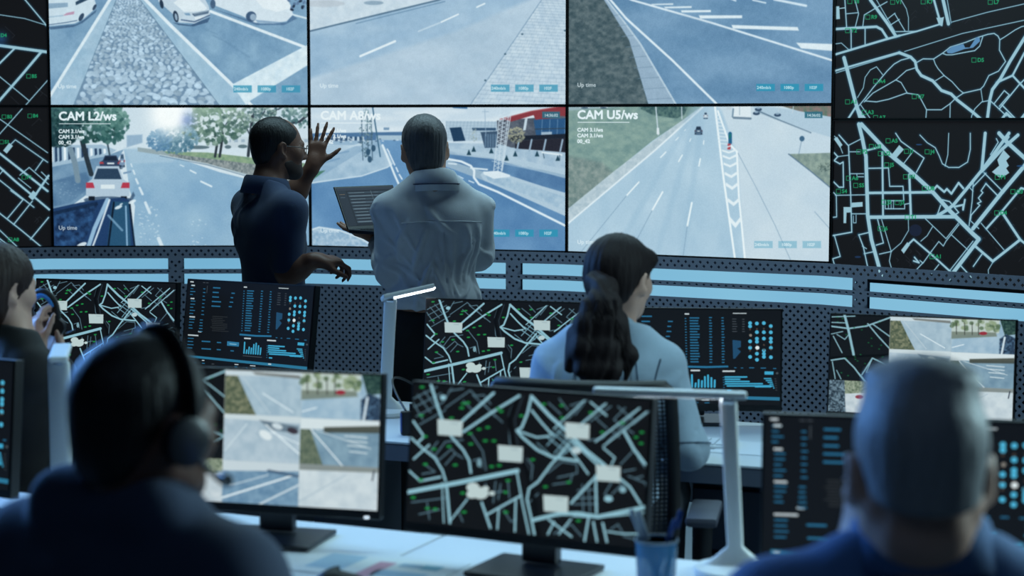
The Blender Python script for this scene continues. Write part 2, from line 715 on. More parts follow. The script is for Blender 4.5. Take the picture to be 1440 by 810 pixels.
def pic_cobbles():
    c = new_canvas(1, Z_SEAM, Z_TOP)
    c.poly([(40, -60), (460, -60), (460, 160), (40, 160)], mottled((108, 152, 190), (135, 176, 208), 60))
    c.poly([(169, -40), (154, 0), (68, 138), (60, 160), (105, 160), (163, 0), (176, -40)], mottled((150, 188, 216), (168, 200, 224), 30))
    c.poly([(165, -6), (103, 149), (95, 165), (325, 165), (309, 149), (240, 57), (195, -6)], (112, 146, 178))
    g = np.random.default_rng(3)
    y = -6.0
    while y < 152:                                             # rounded stones, smaller with distance
        t = (y + 40) / 190
        sz = 2.0 + 7.0 * t ** 1.5
        xl = 163 - (y) * 0.405
        xr = 197 + (y) * 0.755
        x = xl + g.uniform(0, sz)
        while x < xr:
            b = g.uniform(-26, 24)
            cc = np.array((166, 194, 217)) + b + g.normal(0, 2)
            rx, ry = sz * g.uniform(.45, 1.0), sz * g.uniform(.3, .62)
            if x + rx < xr + 2 and x - rx > xl - 2:
                c.ell(x, y + g.uniform(-.3, .3) * sz, rx, ry, cc, .95, .8, g.uniform(-.7, .7), 8)
                c.ell(x - rx * .2, y - ry * .3, rx * .5, ry * .4, cc + 16, .55, 1.2, 0, 6)
            x += sz * 1.5
        y += sz * 0.72
    c.poly([(190, -40), (204, 0), (353, 149), (362, 162), (320, 162), (308.5, 148), (240, 57), (197, 0), (186, -40)], mottled((150, 188, 216), (166, 200, 224), 30))
    c.line([(160, -10), (68, 138)], 4.2, (222, 236, 246))
    c.line([(197, -8), (240, 36), (327, 120), (356, 151)], 4.6, (226, 238, 247))
    c.line([(163, 0), (102.6, 149)], .8, (95, 135, 165), .8)
    c.line([(197, 0), (240, 57), (309, 149)], .8, (85, 120, 150), .8)
    c.line([(296, 16), (428, 66)], 4, (226, 238, 247))
    c.line([(398, 17), (440, 28)], 2.6, (210, 228, 240))
    c.poly([(326, 119), (440, 59), (440, 87), (351, 142), (346, 148)], mottled((205, 226, 240), (226, 240, 248), 18))
    for a, b in (((300, 50), (332, 66)), ((318, 60), (350, 80)), ((290, 42), (305, 48))):
        c.line([a, b], 1.6, (90, 132, 170), .35, 2)
    c.zoom(60, 0, 5.4)                                         # hatchback on the left
    c.poly([(40, 205), (250, 185), (310, 150), (410, 70), (400, 95), (300, 175), (230, 205), (60, 225)], (60, 95, 135), .8, 2)
    c.poly([(-60, 200), (-60, -200), (330, -200), (400, 20), (405, 60), (300, 150), (240, 178), (60, 195)], (205, 224, 238))
    c.poly([(40, 25), (190, 20), (190, 52), (40, 66)], (130, 165, 195), .9, 2)
    c.poly([(248, 15), (345, -40), (360, -10), (250, 40)], (45, 75, 105))
    c.poly([(150, 120), (180, 98), (240, 85), (235, 108)], (196, 150, 180), 1, 2)
    c.line([(30, 190), (180, 170), (260, 155)], 6, (70, 105, 145))
    c.line([(40, 130), (150, 118)], 10, (165, 195, 218))
    c.ell(292, 130, 16, 34, (50, 75, 105), 1, 2, .5)
    c.ell(392, 55, 11, 26, (50, 75, 105), 1, 2, .5)
    c.zoom(240, 0, 5.4)                                        # silver saloon
    c.poly([(10, 170), (150, 190), (300, 130), (280, 170), (170, 200), (60, 190)], (58, 92, 132), .9, 3)
    c.poly([(-95, -100), (200, -120), (290, 50), (300, 120), (180, 178), (60, 170), (20, 110), (-60, 40), (-95, 10)], (196, 214, 230))
    c.poly([(20, 20), (60, -10), (210, -10), (275, 60), (260, 78), (160, 90), (100, 88)], (228, 238, 246), 1, 2)
    c.poly([(-20, -40), (170, -70), (200, -16), (60, -14)], (70, 110, 150))
    c.poly([(160, 105), (290, 78), (285, 102), (180, 124)], (60, 88, 120))
    c.line([(176, 108), (286, 84)], 4, (190, 208, 224))
    c.line([(180, 118), (284, 96)], 3, (150, 175, 200))
    c.poly([(100, 100), (140, 98), (152, 118), (115, 116)], (120, 160, 195), 1, 1)
    c.poly([(180, 130), (262, 122), (260, 138), (185, 148)], (226, 236, 244))
    c.line([(80, 150), (180, 165), (295, 115)], 9, (70, 100, 140))
    c.ell(38, 125, 20, 46, (38, 58, 84), 1, 1.5, -.2)
    c.ell(40, 128, 10, 28, (150, 175, 200), 1, 1.5, -.2)
    c.ell(-70, 30, 14, 36, (38, 58, 84), 1, 1.5, -.2)
    c.poly([(300, 60), (560, 140), (680, 180), (880, 170), (920, 110), (960, 140), (860, 190), (650, 190)], (66, 104, 148), .7, 6)
    c.poly([(300, -60), (330, 40), (540, 120), (640, 172), (780, 178), (880, 160), (930, 110), (910, 50), (760, -60)], (214, 228, 240), 1, 5)
    c.poly([(620, -30), (880, -20), (920, 60), (800, 90), (700, 60)], (232, 240, 247), 1, 8)
    c.ell(610, 125, 40, 40, (60, 90, 128), 1, 5)
    c.ell(625, 130, 24, 26, (150, 176, 202), 1, 5)
    c.ell(320, 30, 20, 36, (70, 100, 135), 1, 4)
    c.poly([(640, 150), (850, 168), (790, 178), (660, 170)], (120, 158, 195), .8, 4)
    for i in range(26):
        c.ell(890 + g.uniform(0, 190), g.uniform(-60, 75), 16, 10, (30, 45, 70) if i % 2 else (90, 120, 160), .9, 2, g.uniform(0, 3), 7)
    c.soften(1.0).grain(10, 2).grain(8, 9)
    overlay(c, 68, -48, 436, 150, None, .75)
    return c.image('picture_cobbles')


def pic_pavers():
    c = new_canvas(2, Z_SEAM, Z_TOP)
    c.img[:] = (150, 184, 214)
    c.poly([(430, -60), (830, -60), (830, 160), (430, 160)], mottled((146, 182, 214), (168, 198, 224), 46, 2))
    c.poly([(430, 112), (640, 44), (790, -20), (790, 160), (430, 160)], mottled((170, 196, 219), (186, 208, 228), 50, 2), 1, 6)
    c.poly([(430, -60), (700, -60), (616, 0), (436, 43), (420, 50)], mottled((196, 214, 230), (212, 226, 238), 16))
    c.line([(430, 45), (616, 0), (700, -28)], 2.2, (88, 122, 152))
    c.line([(500, 33), (625, 2)], 1.5, (105, 145, 180), .8)
    for a, b in (((506, 79), (555, 58)), ((620, 31), (644, 20)), ((670, 10), (681, 5)), ((588, 44), (618, 32))):
        c.line([a, b], 3.0 if a[0] < 560 else 2, (232, 242, 249), .45 if a[0] == 588 else 1)
    c.poly([(770, -20), (761, 0), (662, 145), (655, 158), (830, 158), (830, -20)], mottled((184, 206, 226), (204, 221, 235), 14))
    g = np.random.default_rng(5)
    rows = np.concatenate([[-14], -14 + np.cumsum(3.4 + 0.035 * np.arange(60) ** 1.2)])
    rows = rows[rows < 162]
    for i, y in enumerate(rows[:-1]):
        y2 = rows[i + 1]
        xl = 761 - y * 0.683
        c.line([(xl, y), (810, y + (810 - xl) * .06)], .55, (128, 158, 186), .55)
        w = (y2 - y) * 2.1
        x = xl + (i % 2) * w / 2
        while x < 806:
            dx = (x - 790) * 0.0035 * (y2 - y)
            c.line([(x, y), (x + dx * 2, y2 + .3)], .5, (130, 160, 188), .55)
            x += w
    c.line([(761, 0), (662, 146)], 1.0, (112, 148, 180), .8)
    for x, y in ((682, 113), (710, 76), (734, 48), (794, 43)):
        c.ell(x, y, 1.6, 1.2, (60, 95, 120))
    c.ell(455, 5, 30, 5, (190, 200, 212), .8, 2); c.ell(525, 4, 14, 3, (130, 160, 185), .8)
    c.soften(1.0).grain(8, 2).grain(6, 12)
    overlay(c, 436, -48, 798, 149, None, .7)
    return c.image('picture_pavers')


def pic_markings():
    c = new_canvas(3, Z_SEAM, Z_TOP)
    c.poly([(780, -60), (1190, -60), (1190, 160), (780, 160)], mottled((92, 138, 180), (118, 160, 198), 60, 3))
    c.poly([(780, -60), (820, -60), (849, 0), (884, 56), (911, 146), (914, 160), (780, 160)], mottled((58, 82, 92), (100, 118, 124), 9, 1.5, 4))
    c.poly([(822, -60), (849, 0), (884, 56), (911, 146), (914, 160), (956, 160), (950, 146), (900, 60), (853, -2), (830, -60)], (150, 178, 204))
    c.line([(853, 0), (878, 32), (900, 62), (950, 147)], 2.4, (186, 208, 226))
    for i in range(9):
        t = i / 8
        c.line([(862 + 46 * t, 22 + 118 * t), (872 + 72 * t, 20 + 118 * t)], .7, (110, 142, 170), .8)
    c.line([(850, -10), (858, 0), (880, 26), (945, 85), (1007, 146), (1020, 160)], 3.0, (224, 237, 247))
    c.line([(866, -10), (888, 0), (1000, 32), (1180, 88)], 2.6, (218, 232, 244))
    for q in ([(1028, 35), (1121, 38), (1123, 43), (1030, 40)], [(982, 21.5), (1043, 21.5), (1043, 25.5), (984, 26)],
              [(957, 14.5), (999, 14), (999, 17), (958, 17.5)], [(933, 9.5), (972, 8.5), (972, 11), (935, 11.6)],
              [(915, 5.5), (946, 4.6), (946, 6.6), (917, 7)], [(1119, 60), (1176, 62), (1176, 72), (1126, 68)]):
        c.poly(q, (226, 238, 246))
    c.line([(1088, -1), (1133, 8)], 3, (210, 228, 242)); c.line([(1058, 0), (1076, 4)], 2, (200, 220, 236)); c.line([(1026, -2), (1034, 1)], 2, (200, 220, 236))
    c.line([(960, 30), (1180, 110)], 16, (84, 128, 170), .25, 8)
    c.soften(1.0).grain(10, 2).grain(7, 10)
    overlay(c, 798, -50, 1171, 148, None, 1.0)
    return c.image('picture_markings')


def pic_trees():
    c = new_canvas(1, Z_BOT, Z_SEAM)
    c.img[:] = (214, 228, 238)
    c.poly([(60, 140), (450, 140), (450, 215), (60, 215)], grad((205, 222, 235), (228, 238, 246)))
    c.zoom(60, 145, 3.857)
    # shops and pavement on the left
    c.poly([(30, 230), (320, 225), (400, 255), (330, 300), (30, 360)], (160, 190, 214))
    for i, x in enumerate(range(40, 330, 24)):
        c.poly([(x, 236 + i), (x + 13, 236 + i), (x + 15, 318 - i * 4), (x + 2, 326 - i * 4)], (36, 66, 104) if i % 3 else (235, 243, 250))
    c.poly([(30, 350), (330, 290), (440, 250), (330, 430), (150, 560), (40, 590)], mottled((96, 138, 176), (128, 166, 198), 30))
    c.poly([(30, 430), (240, 370), (260, 450), (150, 540), (40, 570)], mottled((70, 112, 155), (98, 140, 178), 30), .8, 10)
    for i in range(26):
        c.ell(60 + 160 * rng.random(), 430 + 120 * rng.random(), 5, 2, (150, 184, 210), .6)
    # road
    c.poly([(440, 250), (525, 250), (560, 265), (735, 300), (960, 375), (1460, 500), (1460, 830), (480, 830), (500, 560), (470, 470)],
           mottled((128, 172, 208), (152, 190, 218), 70))
    c.poly([(440, 245), (520, 240), (560, 262), (735, 300), (700, 320), (480, 330)], (172, 202, 224), .7, 14)
    # far bank: wall, hedge and lawn
    c.zoom(240, 145, 3.857)
    c.poly([(-180, 240), (0, 262), (330, 305), (480, 318), (760, 350), (760, 480), (420, 395), (200, 335), (0, 290), (-180, 262)], (150, 170, 178))
    c.poly([(-40, 262), (200, 268), (480, 300), (760, 330), (760, 380), (470, 335), (200, 300), (-20, 275)], mottled((112, 150, 120), (152, 178, 140), 9))
    c.poly([(-10, 272), (200, 300), (480, 335), (760, 375), (760, 465), (430, 388), (200, 330), (-10, 290)], mottled((96, 112, 118), (165, 172, 172), 7, .6, 3))
    c.line([(-60, 280), (200, 330), (430, 395), (760, 482)], 5, (186, 204, 216))
    c.line([(-60, 286), (200, 336), (430, 402), (760, 490)], 3, (84, 116, 146))
    c.poly([(200, 180), (770, 190), (770, 250), (200, 240)], (200, 214, 224), .9, 4)
    for i in range(14):
        c.poly([(230 + i * 38, 196), (250 + i * 38, 196), (250 + i * 38, 212), (230 + i * 38, 212)], (140, 166, 190), .7, 2)
    for x, y, w in ((150, 240, 60), (390, 235, 26), (310, 238, 18)):
        c.ell(x, y, w, 10, (80, 108, 120), .9, 3)
    c.line([(240, 290), (250, 230), (238, 160)], 13, (44, 56, 66)); c.line([(265, 290), (275, 225), (285, 120)], 13, (44, 56, 66))
    c.line([(250, 240), (200, 130), (150, 70)], 5, (52, 68, 80)); c.line([(280, 150), (330, 60)], 5, (52, 68, 80))
    c.line([(420, 285), (430, 190), (445, 60)], 16, (50, 62, 74)); c.line([(432, 180), (390, 90), (340, 30)], 7, (56, 72, 84))
    c.line([(436, 160), (500, 60), (540, -10)], 7, (56, 72, 84)); c.line([(600, 120), (700, 100), (770, 40)], 14, (52, 66, 80)); c.line([(540, 60), (640, 0)], 8, (56, 72, 84))
    tree(c, 230, 110, (190, 110), (58, 96, 88), (150, 182, 158), 150, (222, 234, 240), 2)
    tree(c, 420, 60, (150, 80), (66, 100, 98), (170, 195, 180), 90, (222, 234, 240), 4)
    tree(c, 560, 30, (160, 60), (58, 92, 100), (150, 180, 175), 70, (214, 230, 240), 5)
    tree(c, 690, 60, (90, 80), (60, 104, 110), (160, 190, 185), 60, (214, 230, 240), 6)
    tree(c, 40, 190, (110, 80), (62, 112, 140), (140, 182, 198), 110, None, 8)
    tree(c, -60, 200, (70, 60), (70, 122, 166), (120, 170, 204), 90, None, 9)
    # left trees
    c.zoom(60, 145, 3.857)
    c.line([(205, 170), (232, 280), (262, 385)], 26, (40, 54, 66)); c.line([(150, 250), (175, 330), (190, 420)], 30, (118, 146, 166)); c.line([(345, 190), (362, 280)], 9, (54, 78, 96))
    tree(c, 240, 95, (190, 120), (22, 66, 66), (86, 138, 128), 230, (190, 214, 226), 10)
    tree(c, 370, 110, (95, 110), (40, 92, 92), (120, 168, 158), 90, None, 11)
    tree(c, 90, 110, (110, 130), (18, 50, 58), (60, 108, 112), 190, None, 12)
    tree(c, 150, 60, (150, 60), (22, 58, 62), (70, 120, 118), 120, None, 13)
    c.poly([(455, 175), (540, 170), (540, 215), (455, 240)], (120, 160, 196), .7, 8)
    # parked cars
    car_rear(c, 308, 356, 120, 72, (46, 66, 100), (24, 40, 64))
    car_rear(c, 415, 345, 30, 70, (120, 150, 185), (60, 90, 120))
    c.poly([(225, 530), (470, 520), (490, 480), (500, 500), (480, 540), (230, 560)], (52, 84, 120), .8, 5)
    car_rear(c, 234, 528, 236, 186, (178, 200, 220), (40, 66, 96), (200, 52, 76))
    c.line([(440, 380), (476, 372)], 10, (120, 155, 190))
    c.poly([(40, 575), (200, 540), (330, 520), (440, 512), (470, 530), (495, 800), (60, 830)], (28, 62, 112), 1, 3)
    c.poly([(60, 600), (300, 540), (250, 700), (180, 800), (70, 800)], mottled((18, 40, 78), (44, 92, 150), 14, 1), 1, 6)
    c.line([(350, 525), (280, 680), (240, 800)], 22, (150, 192, 226), .95, 3)
    c.line([(362, 525), (300, 700), (262, 800)], 10, (232, 243, 250), .9, 3)
    c.poly([(375, 535), (465, 535), (480, 800), (345, 800)], (34, 84, 122), 1, 3)
    c.line([(385, 540), (352, 800)], 10, (12, 26, 46)); c.line([(450, 560), (458, 800)], 9, (130, 176, 214)); c.line([(470, 540), (500, 800)], 10, (14, 34, 60))
    c.line([(355, 610), (430, 690)], 12, (120, 168, 204), .8, 3)
    for x, y, w in ((410, 565, 22), (485, 535, 22), (210, 770, 30), (190, 785, 20), (425, 548, 10)):
        c.ell(x, y, w, w * .4, (228, 240, 248), .9, 3, -.4)
    for i in range(34):
        c.line([(60 + i * 7, 590 - i * 1.6), (66 + i * 7, 604 - i * 1.6)], 5, (12, 30, 56), .8, 3)
    # lane dashes and fallen leaves
    for a, b, w in (((490, 365), (498, 385), 9), ((505, 412), (516, 436), 11), ((525, 460), (541, 494), 13), ((556, 540), (579, 594), 15), ((628, 735), (652, 790), 20), ((478, 330), (484, 345), 7)):
        c.line([a, b], w, (214, 230, 242))
    for a, b, w in (((800, 365), (830, 380), 8), ((858, 425), (915, 452), 10), ((745, 335), (765, 344), 5)):
        c.line([a, b], w, (220, 234, 244))
    for i in range(46):
        c.ell(520 + 110 * rng.random(), 560 + 200 * rng.random(), 7 * rng.random() + 2, 3, (200, 222, 236), .7)
    for i in range(16):
        c.ell(805 + 90 * rng.random(), 630 + 150 * rng.random(), 5, 3, (200, 222, 236), .7)
    c.zoom()
    c.glow(238, 160, 24, (255, 255, 255), 1.5).glow(262, 168, 10, (70, 110, 220), .55).glow(238, 160, 20, (255, 255, 255), 1.0)
    c.soften(1.0).grain(9, 2)
    overlay(c, 69, 149, 437, 349, 'CAM L2/ws', .0)
    return c.image('picture_trees')


def pic_square():
    c = new_canvas(2, Z_BOT, Z_SEAM)
    c.poly([(420, 140), (820, 140), (820, 210), (420, 210)], grad((200, 218, 234), (222, 232, 240)))
    for i in range(20):
        c.ell(440 + 360 * rng.random(), 150 + 34 * rng.random(), 30, 4, (228, 236, 243), .5, 6)
    c.zoom(430, 145, 3.857)
    c.poly([(0, 165), (560, 155), (560, 200), (0, 215)], (74, 118, 166), 1, 3)
    c.poly([(380, 175), (560, 175), (560, 205), (380, 200)], (170, 196, 216), 1, 2)
    for i in range(22):
        c.poly([(30 + i * 13, 182), (40 + i * 13, 182), (42 + i * 13, 212), (28 + i * 13, 212)], (210, 225, 236) if i % 2 else (44, 78, 116), .9, 2)
    c.poly([(0, 210), (600, 195), (640, 330), (0, 440)], mottled((138, 174, 206), (164, 195, 220), 22, 2))
    for i in range(6):
        c.line([(30, 330 - i * 20), (300, 215 + i * 3)], 6, (200, 220, 235), .5, 2)
    for a, b in (((40, 340), (180, 300)), ((40, 300), (230, 262))):
        c.line([a, b], 8, (96, 142, 186), .5, 3)
    c.poly([(30, 375), (105, 365), (35, 418)], (70, 128, 108))
    # main road, deep blue
    c.poly([(400, 200), (560, 205), (720, 330), (1500, 620), (1500, 830), (20, 830), (20, 440), (300, 395), (440, 345)],
           mottled((78, 130, 184), (104, 154, 202), 80))
    c.poly([(30, 428), (300, 262), (420, 225), (470, 330), (440, 348), (300, 395), (160, 415), (40, 432)], mottled((150, 184, 212), (176, 203, 225), 24))
    c.line([(34, 432), (160, 415), (300, 396), (440, 349), (466, 330)], 6, (205, 224, 238))
    c.line([(414, 228), (440, 290), (480, 390), (525, 490)], 11, (222, 236, 246))
    for a, b in (((450, 270), (480, 335)), ((488, 350), (498, 372)), ((505, 388), (520, 412)), ((530, 440), (548, 466)), ((440, 250), (450, 266))):
        c.line([a, b], 8, (218, 232, 244))
    c.poly([(20, 690), (70, 672), (180, 690), (300, 735), (390, 800), (390, 830), (20, 830)], mottled((132, 172, 206), (180, 205, 226), 8))
    c.line([(20, 690), (70, 674), (180, 690), (300, 735), (385, 795)], 9, (206, 224, 238))
    # young trees and lamp post
    for x in (300, 330, 352):
        c.line([(x, 70), (x + 8, 310)], 4, (60, 92, 120))
    c.line([(360, 20), (402, 290)], 7, (56, 104, 138))
    tree(c, 325, 160, (36, 130), (60, 96, 118), (146, 176, 186), 70, None, 20)
    for x, y in ((345, 305), (336, 265), (365, 245)):
        c.ell(x, y, 12, 18, (44, 84, 116), .95, 2)
    c.poly([(420, 132), (452, 132), (450, 146), (420, 146)], (120, 156, 190))
    for i in range(40):                                        # parked cars and stalls far off
        x, y = rng.uniform(30, 560), rng.uniform(196, 216)
        c.poly([(x, y), (x + 14, y), (x + 12, y - 6), (x + 3, y - 6)], (60, 92, 128) if i % 3 else (214, 226, 236), .8, 2)
    # buildings on the right
    c.zoom(610, 145, 3.68)
    c.poly([(-40, 205), (700, 215), (700, 360), (400, 330), (100, 260), (-40, 235)], mottled((156, 186, 212), (182, 205, 224), 16))
    c.poly([(60, 92), (330, 95), (330, 195), (60, 195)], (176, 200, 220))
    for i in range(16):
        c.line([(66 + i * 18, 94), (52 + i * 18, 190)], 2, (130, 160, 188), .7)
    for i in range(6):
        c.line([(60, 100 + i * 16), (330, 102 + i * 16)], 2, (140, 170, 196), .7)
    c.poly([(80, 128), (140, 124), (162, 195), (100, 198)], (28, 62, 98)); c.poly([(195, 128), (320, 128), (320, 142), (200, 142)], (50, 84, 120))
    c.poly([(240, 150), (330, 145), (330, 230), (262, 232)], (44, 72, 104), .9)
    for i in range(5):
        c.poly([(262 + i * 13, 160), (270 + i * 13, 160), (270 + i * 13, 228), (262 + i * 13, 228)], (110, 146, 180), .6)
    c.poly([(325, 90), (500, 78), (700, 60), (700, 258), (400, 230), (330, 210)], mottled((70, 80, 98), (98, 106, 122), 10))
    c.poly([(340, 82), (500, 40), (700, 8), (700, 72), (660, 66), (560, 86), (525, 86), (515, 62), (400, 96)], (150, 52, 62))
    c.line([(340, 84), (500, 42), (700, 10)], 4, (196, 110, 116), .8)
    c.poly([(515, 88), (560, 82), (700, 78), (700, 160), (530, 180)], (36, 86, 138))
    for x in (560, 600, 640, 680):
        c.line([(x, 85), (x - 4, 165)], 3, (120, 160, 196), .8)
    c.line([(520, 135), (700, 130)], 4, (50, 66, 84)); c.poly([(555, 150), (610, 148), (610, 164), (555, 166)], (190, 210, 226), .8)
    c.poly([(395, 172), (700, 158), (700, 180), (395, 196)], (26, 34, 50)); c.poly([(420, 196), (700, 180), (700, 255), (420, 235)], (38, 38, 52))
    for x in (440, 505, 578, 665):
        c.line([(x, 190), (x - 12, 248)], 9, (150, 178, 204))
    c.poly([(470, 82), (484, 78), (474, 140), (460, 142)], (200, 216, 230))
    tree(c, 425, 165, (46, 44), (120, 126, 112), (180, 178, 150), 50, None, 23)
    tree(c, 205, 165, (20, 36), (140, 160, 160), (185, 196, 188), 24, None, 24)
    c.poly([(60, 228), (300, 262), (690, 345), (690, 375), (300, 285), (60, 245)], (178, 203, 223))
    for x, y in ((180, 255), (205, 238), (296, 246), (375, 284), (420, 262), (533, 262), (640, 285)):
        c.poly([(x - 12, y + 14), (x, y - 16), (x + 12, y + 14)], (30, 70, 92))
    c.line([(560, 255), (660, 268)], 8, (226, 236, 244)); c.line([(565, 262), (570, 285)], 4, (60, 90, 115)); c.line([(650, 270), (650, 292)], 4, (60, 90, 115))
    c.poly([(50, 262), (300, 290), (690, 392), (690, 470), (390, 378), (240, 350), (60, 290)], mottled((70, 116, 168), (92, 140, 188), 40))
    c.line([(-10, 275), (55, 287), (140, 302), (190, 325), (208, 350), (206, 385), (232, 420), (330, 460), (690, 640)], 11, (226, 238, 247))
    c.line([(300, 300), (690, 382)], 6, (150, 184, 214), .8)
    c.poly([(238, 372), (258, 352), (395, 376), (560, 430), (690, 468), (690, 590), (420, 470), (260, 402)], (178, 203, 223))
    c.poly([(262, 374), (395, 392), (690, 490), (690, 562), (430, 456), (280, 400)], mottled((150, 184, 212), (178, 204, 224), 14))
    c.poly([(255, 355), (330, 350), (394, 372), (392, 382), (310, 392), (256, 368)], (222, 234, 243))
    c.line([(190, 336), (275, 344)], 8, (220, 234, 244)); c.line([(75, 312), (115, 316)], 7, (214, 230, 242))
    for a, b in (((85, 365), (100, 372)), ((125, 378), (150, 390)), ((180, 402), (205, 412))):
        c.line([a, b], 6, (210, 228, 242))
    for x0, x1 in ((308, 352), (330, 372), (348, 400), (352, 412)):      # lattice mast
        c.line([(x0, 352), (x1 - 6, 0)], 4, (208, 224, 238))
    for i in range(17):
        y = 345 - i * 21
        xa, xb = 310 + (345 - y) * .12, 352 + (345 - y) * .14
        c.line([(xa, y), (xb, y - 21)], 3, (196, 214, 230)); c.line([(xb, y), (xa, y - 21)], 3, (196, 214, 230))
    c.poly([(85, 14), (172, 14), (172, 30), (100, 26)], (70, 120, 170))
    c.line([(262, 30), (268, 170)], 3, (150, 178, 204)); c.line([(250, 44), (282, 44)], 3, (150, 178, 204))
    c.soften(1.0).grain(8, 2)
    overlay(c, 437, 148, 798, 353, 'CAM A8/ws', 1.0, (238, 245, 250), (762, 157))
    return c.image('picture_square')


def pic_highway():
    c = new_canvas(3, Z_BOT, Z_SEAM)
    c.zoom(795, 145, 3.6)
    c.poly([(-20, -20), (1400, -20), (1400, 860), (-20, 860)], mottled((166, 199, 223), (182, 210, 230), 90, .6))
    c.poly([(740, -10), (1400, -10), (1400, 860), (905, 860), (870, 260), (790, 40)], mottled((194, 214, 230), (206, 222, 234), 80), 1, 12)
    c.poly([(-20, -20), (700, -20), (690, 20), (440, 190), (240, 350), (-20, 575)], mottled((112, 148, 146), (142, 172, 162), 12, 1.5, 4))
    c.poly([(-20, 260), (180, 300), (240, 350), (-20, 575)], mottled((98, 124, 124), (150, 162, 158), 9, 1.2, 4), .8, 20)
    c.poly([(690, 15), (460, 180), (250, 340), (-20, 560), (-20, 640), (450, 245), (700, 22)], mottled((172, 194, 208), (196, 212, 222), 9))
    c.line([(-20, 636), (450, 240), (694, 20)], 8, (228, 239, 247))
    c.poly([(370, -10), (630, -10), (600, 60), (560, 78), (440, 60), (380, 30)], mottled((48, 84, 92), (92, 128, 122), 6), 1, 6)
    c.poly([(-20, -20), (360, -20), (340, 14), (-20, 40)], (160, 186, 200), .8, 8)
    for x, w in ((95, 50), (190, 45)):
        c.poly([(x - w / 2, 24), (x + w / 2, 24), (x + w * .3, 10), (x - w * .3, 10)], (222, 232, 240)); c.ell(x, 24, w * .4, 4, (60, 90, 115))
    for x in (700, 560, 455):
        c.line([(700 + (x - 700) * .2, 30), (x - 250 if x < 500 else x - 120, 840)], 30, (150, 188, 216), .35, 16)
    for a, b in (((700, 120), (635, 505)), ((635, 200), (480, 470)), ((590, 190), (310, 470))):
        pass
    for a, b, w in (((370, 400), (308, 468), 7), ((490, 450), (438, 542), 8), ((638, 505), (615, 622), 9), ((506, 248), (480, 275), 6), ((590, 263), (571, 296), 6),
                    ((681, 282), (674, 318), 7), ((570, 174), (556, 188), 4), ((633, 180), (627, 194), 4), ((699, 190), (697, 208), 5), ((607, 134), (600, 140), 3), ((662, 136), (660, 142), 3)):
        c.line([a, b], w, (236, 245, 250))
    for pts in ([(615, 622), (592, 790)], [(438, 542), (355, 700)], [(308, 468), (80, 750)], [(870, 250), (960, 420), (1060, 620), (1140, 800)], [(1260, 550), (1340, 640)]):
        c.line(pts, 3, (112, 148, 178), .7)
    c.line([(755, 15), (800, 390), (858, 800)], 10, (240, 247, 251)); c.line([(770, 40), (830, 210), (866, 245), (876, 470), (908, 800)], 9, (240, 247, 251))
    for i, (y, h) in enumerate(((235, 20), (262, 24), (300, 26), (348, 32), (402, 38), (480, 42), (575, 58))):
        xl, xr = 755 + (y - 15) * .118 + 10, 862 + (y - 240) * .075
        m = (xl + xr) / 2
        c.poly([(xl, y), (m, y + h * .55), (xr, y - 4), (xr, y + h * .35), (m, y + h), (xl, y + h * .45)], (232, 241, 247))
    for i in range(9):
        y = 60 + i * 18
        c.line([(760 + i * 2, y), (782 + i * 5, y + 4)], 5, (226, 238, 246), .8)
    car_rear(c, 652, 158, 40, 40, (70, 98, 128), (34, 52, 76), (90, 80, 100))
    car_rear(c, 697, 78, 22, 32, (196, 212, 226), (50, 76, 106), (120, 100, 120))
    c.poly([(838, 78), (850, 8), (935, 8), (938, 78)], (226, 235, 242)); c.line([(850, 74), (936, 78)], 10, (110, 136, 160)); c.line([(848, 30), (844, 70)], 8, (120, 150, 175)); c.line([(880, 60), (880, 20)], 3, (150, 176, 196))
    c.poly([(812, 34), (838, 34), (838, 10), (816, 10)], (196, 210, 222)); c.line([(832, 155), (832, 200)], 18, (30, 100, 150)); c.poly([(818, 235), (834, 235), (836, 205), (820, 205)], (190, 70, 84)); c.line([(819, 222), (836, 216)], 5, WHITE)
    c.line([(832, 160), (830, 175)], 10, (20, 120, 120))
    c.poly([(945, 10), (1400, 60), (1400, 190), (1230, 140), (960, 40)], (178, 204, 224), 1, 4)
    c.line([(975, 40), (1090, 90), (1240, 150)], 6, (96, 126, 152)); c.line([(980, 50), (1235, 150)], 3, (170, 192, 210))
    c.poly([(1010, -10), (1400, -10), (1400, 80), (1180, 40)], mottled((92, 120, 104), (150, 120, 118), 8))
    for x, y in ((965, 52), (1072, 60), (975, 32)):
        c.ell(x, y, 18, 9, (48, 74, 106)); c.ell(x, y - 6, 10, 5, (140, 168, 194))
    c.line([(1196, 180), (1180, 255)], 5, (150, 176, 198)); c.ell(1196, 180, 13, 14, (60, 104, 140))
    c.line([(455, 10), (468, 160)], 6, (200, 216, 228)); c.line([(586, 10), (588, 80)], 5, (196, 212, 224)); c.line([(1078, 10), (1078, 40)], 4, (196, 212, 224)); c.line([(1155, 0), (1148, 50)], 4, (196, 212, 224))
    c.poly([(460, 125), (472, 125), (474, 158), (460, 158)], (226, 234, 240))
    c.poly([(1128, 258), (1400, 250), (1400, 480), (1340, 430), (1240, 345)], mottled((118, 142, 138), (152, 172, 160), 8))
    c.line([(1128, 258), (1240, 345), (1400, 478)], 5, (92, 122, 150)); tree(c, 1310, 325, (38, 22), (52, 76, 78), (96, 116, 108), 26, None, 30)
    c.soften(1.0).grain(8, 2)
    overlay(c, 798, 147, 1168, 369, 'CAM U5/ws', .35, WHITE, (1131, 157))
    return c.image('picture_highway')


# ---- the two city maps of the wall
ROADC, HALO, GREEN = (150, 196, 214), (40, 120, 165), (18, 160, 100)


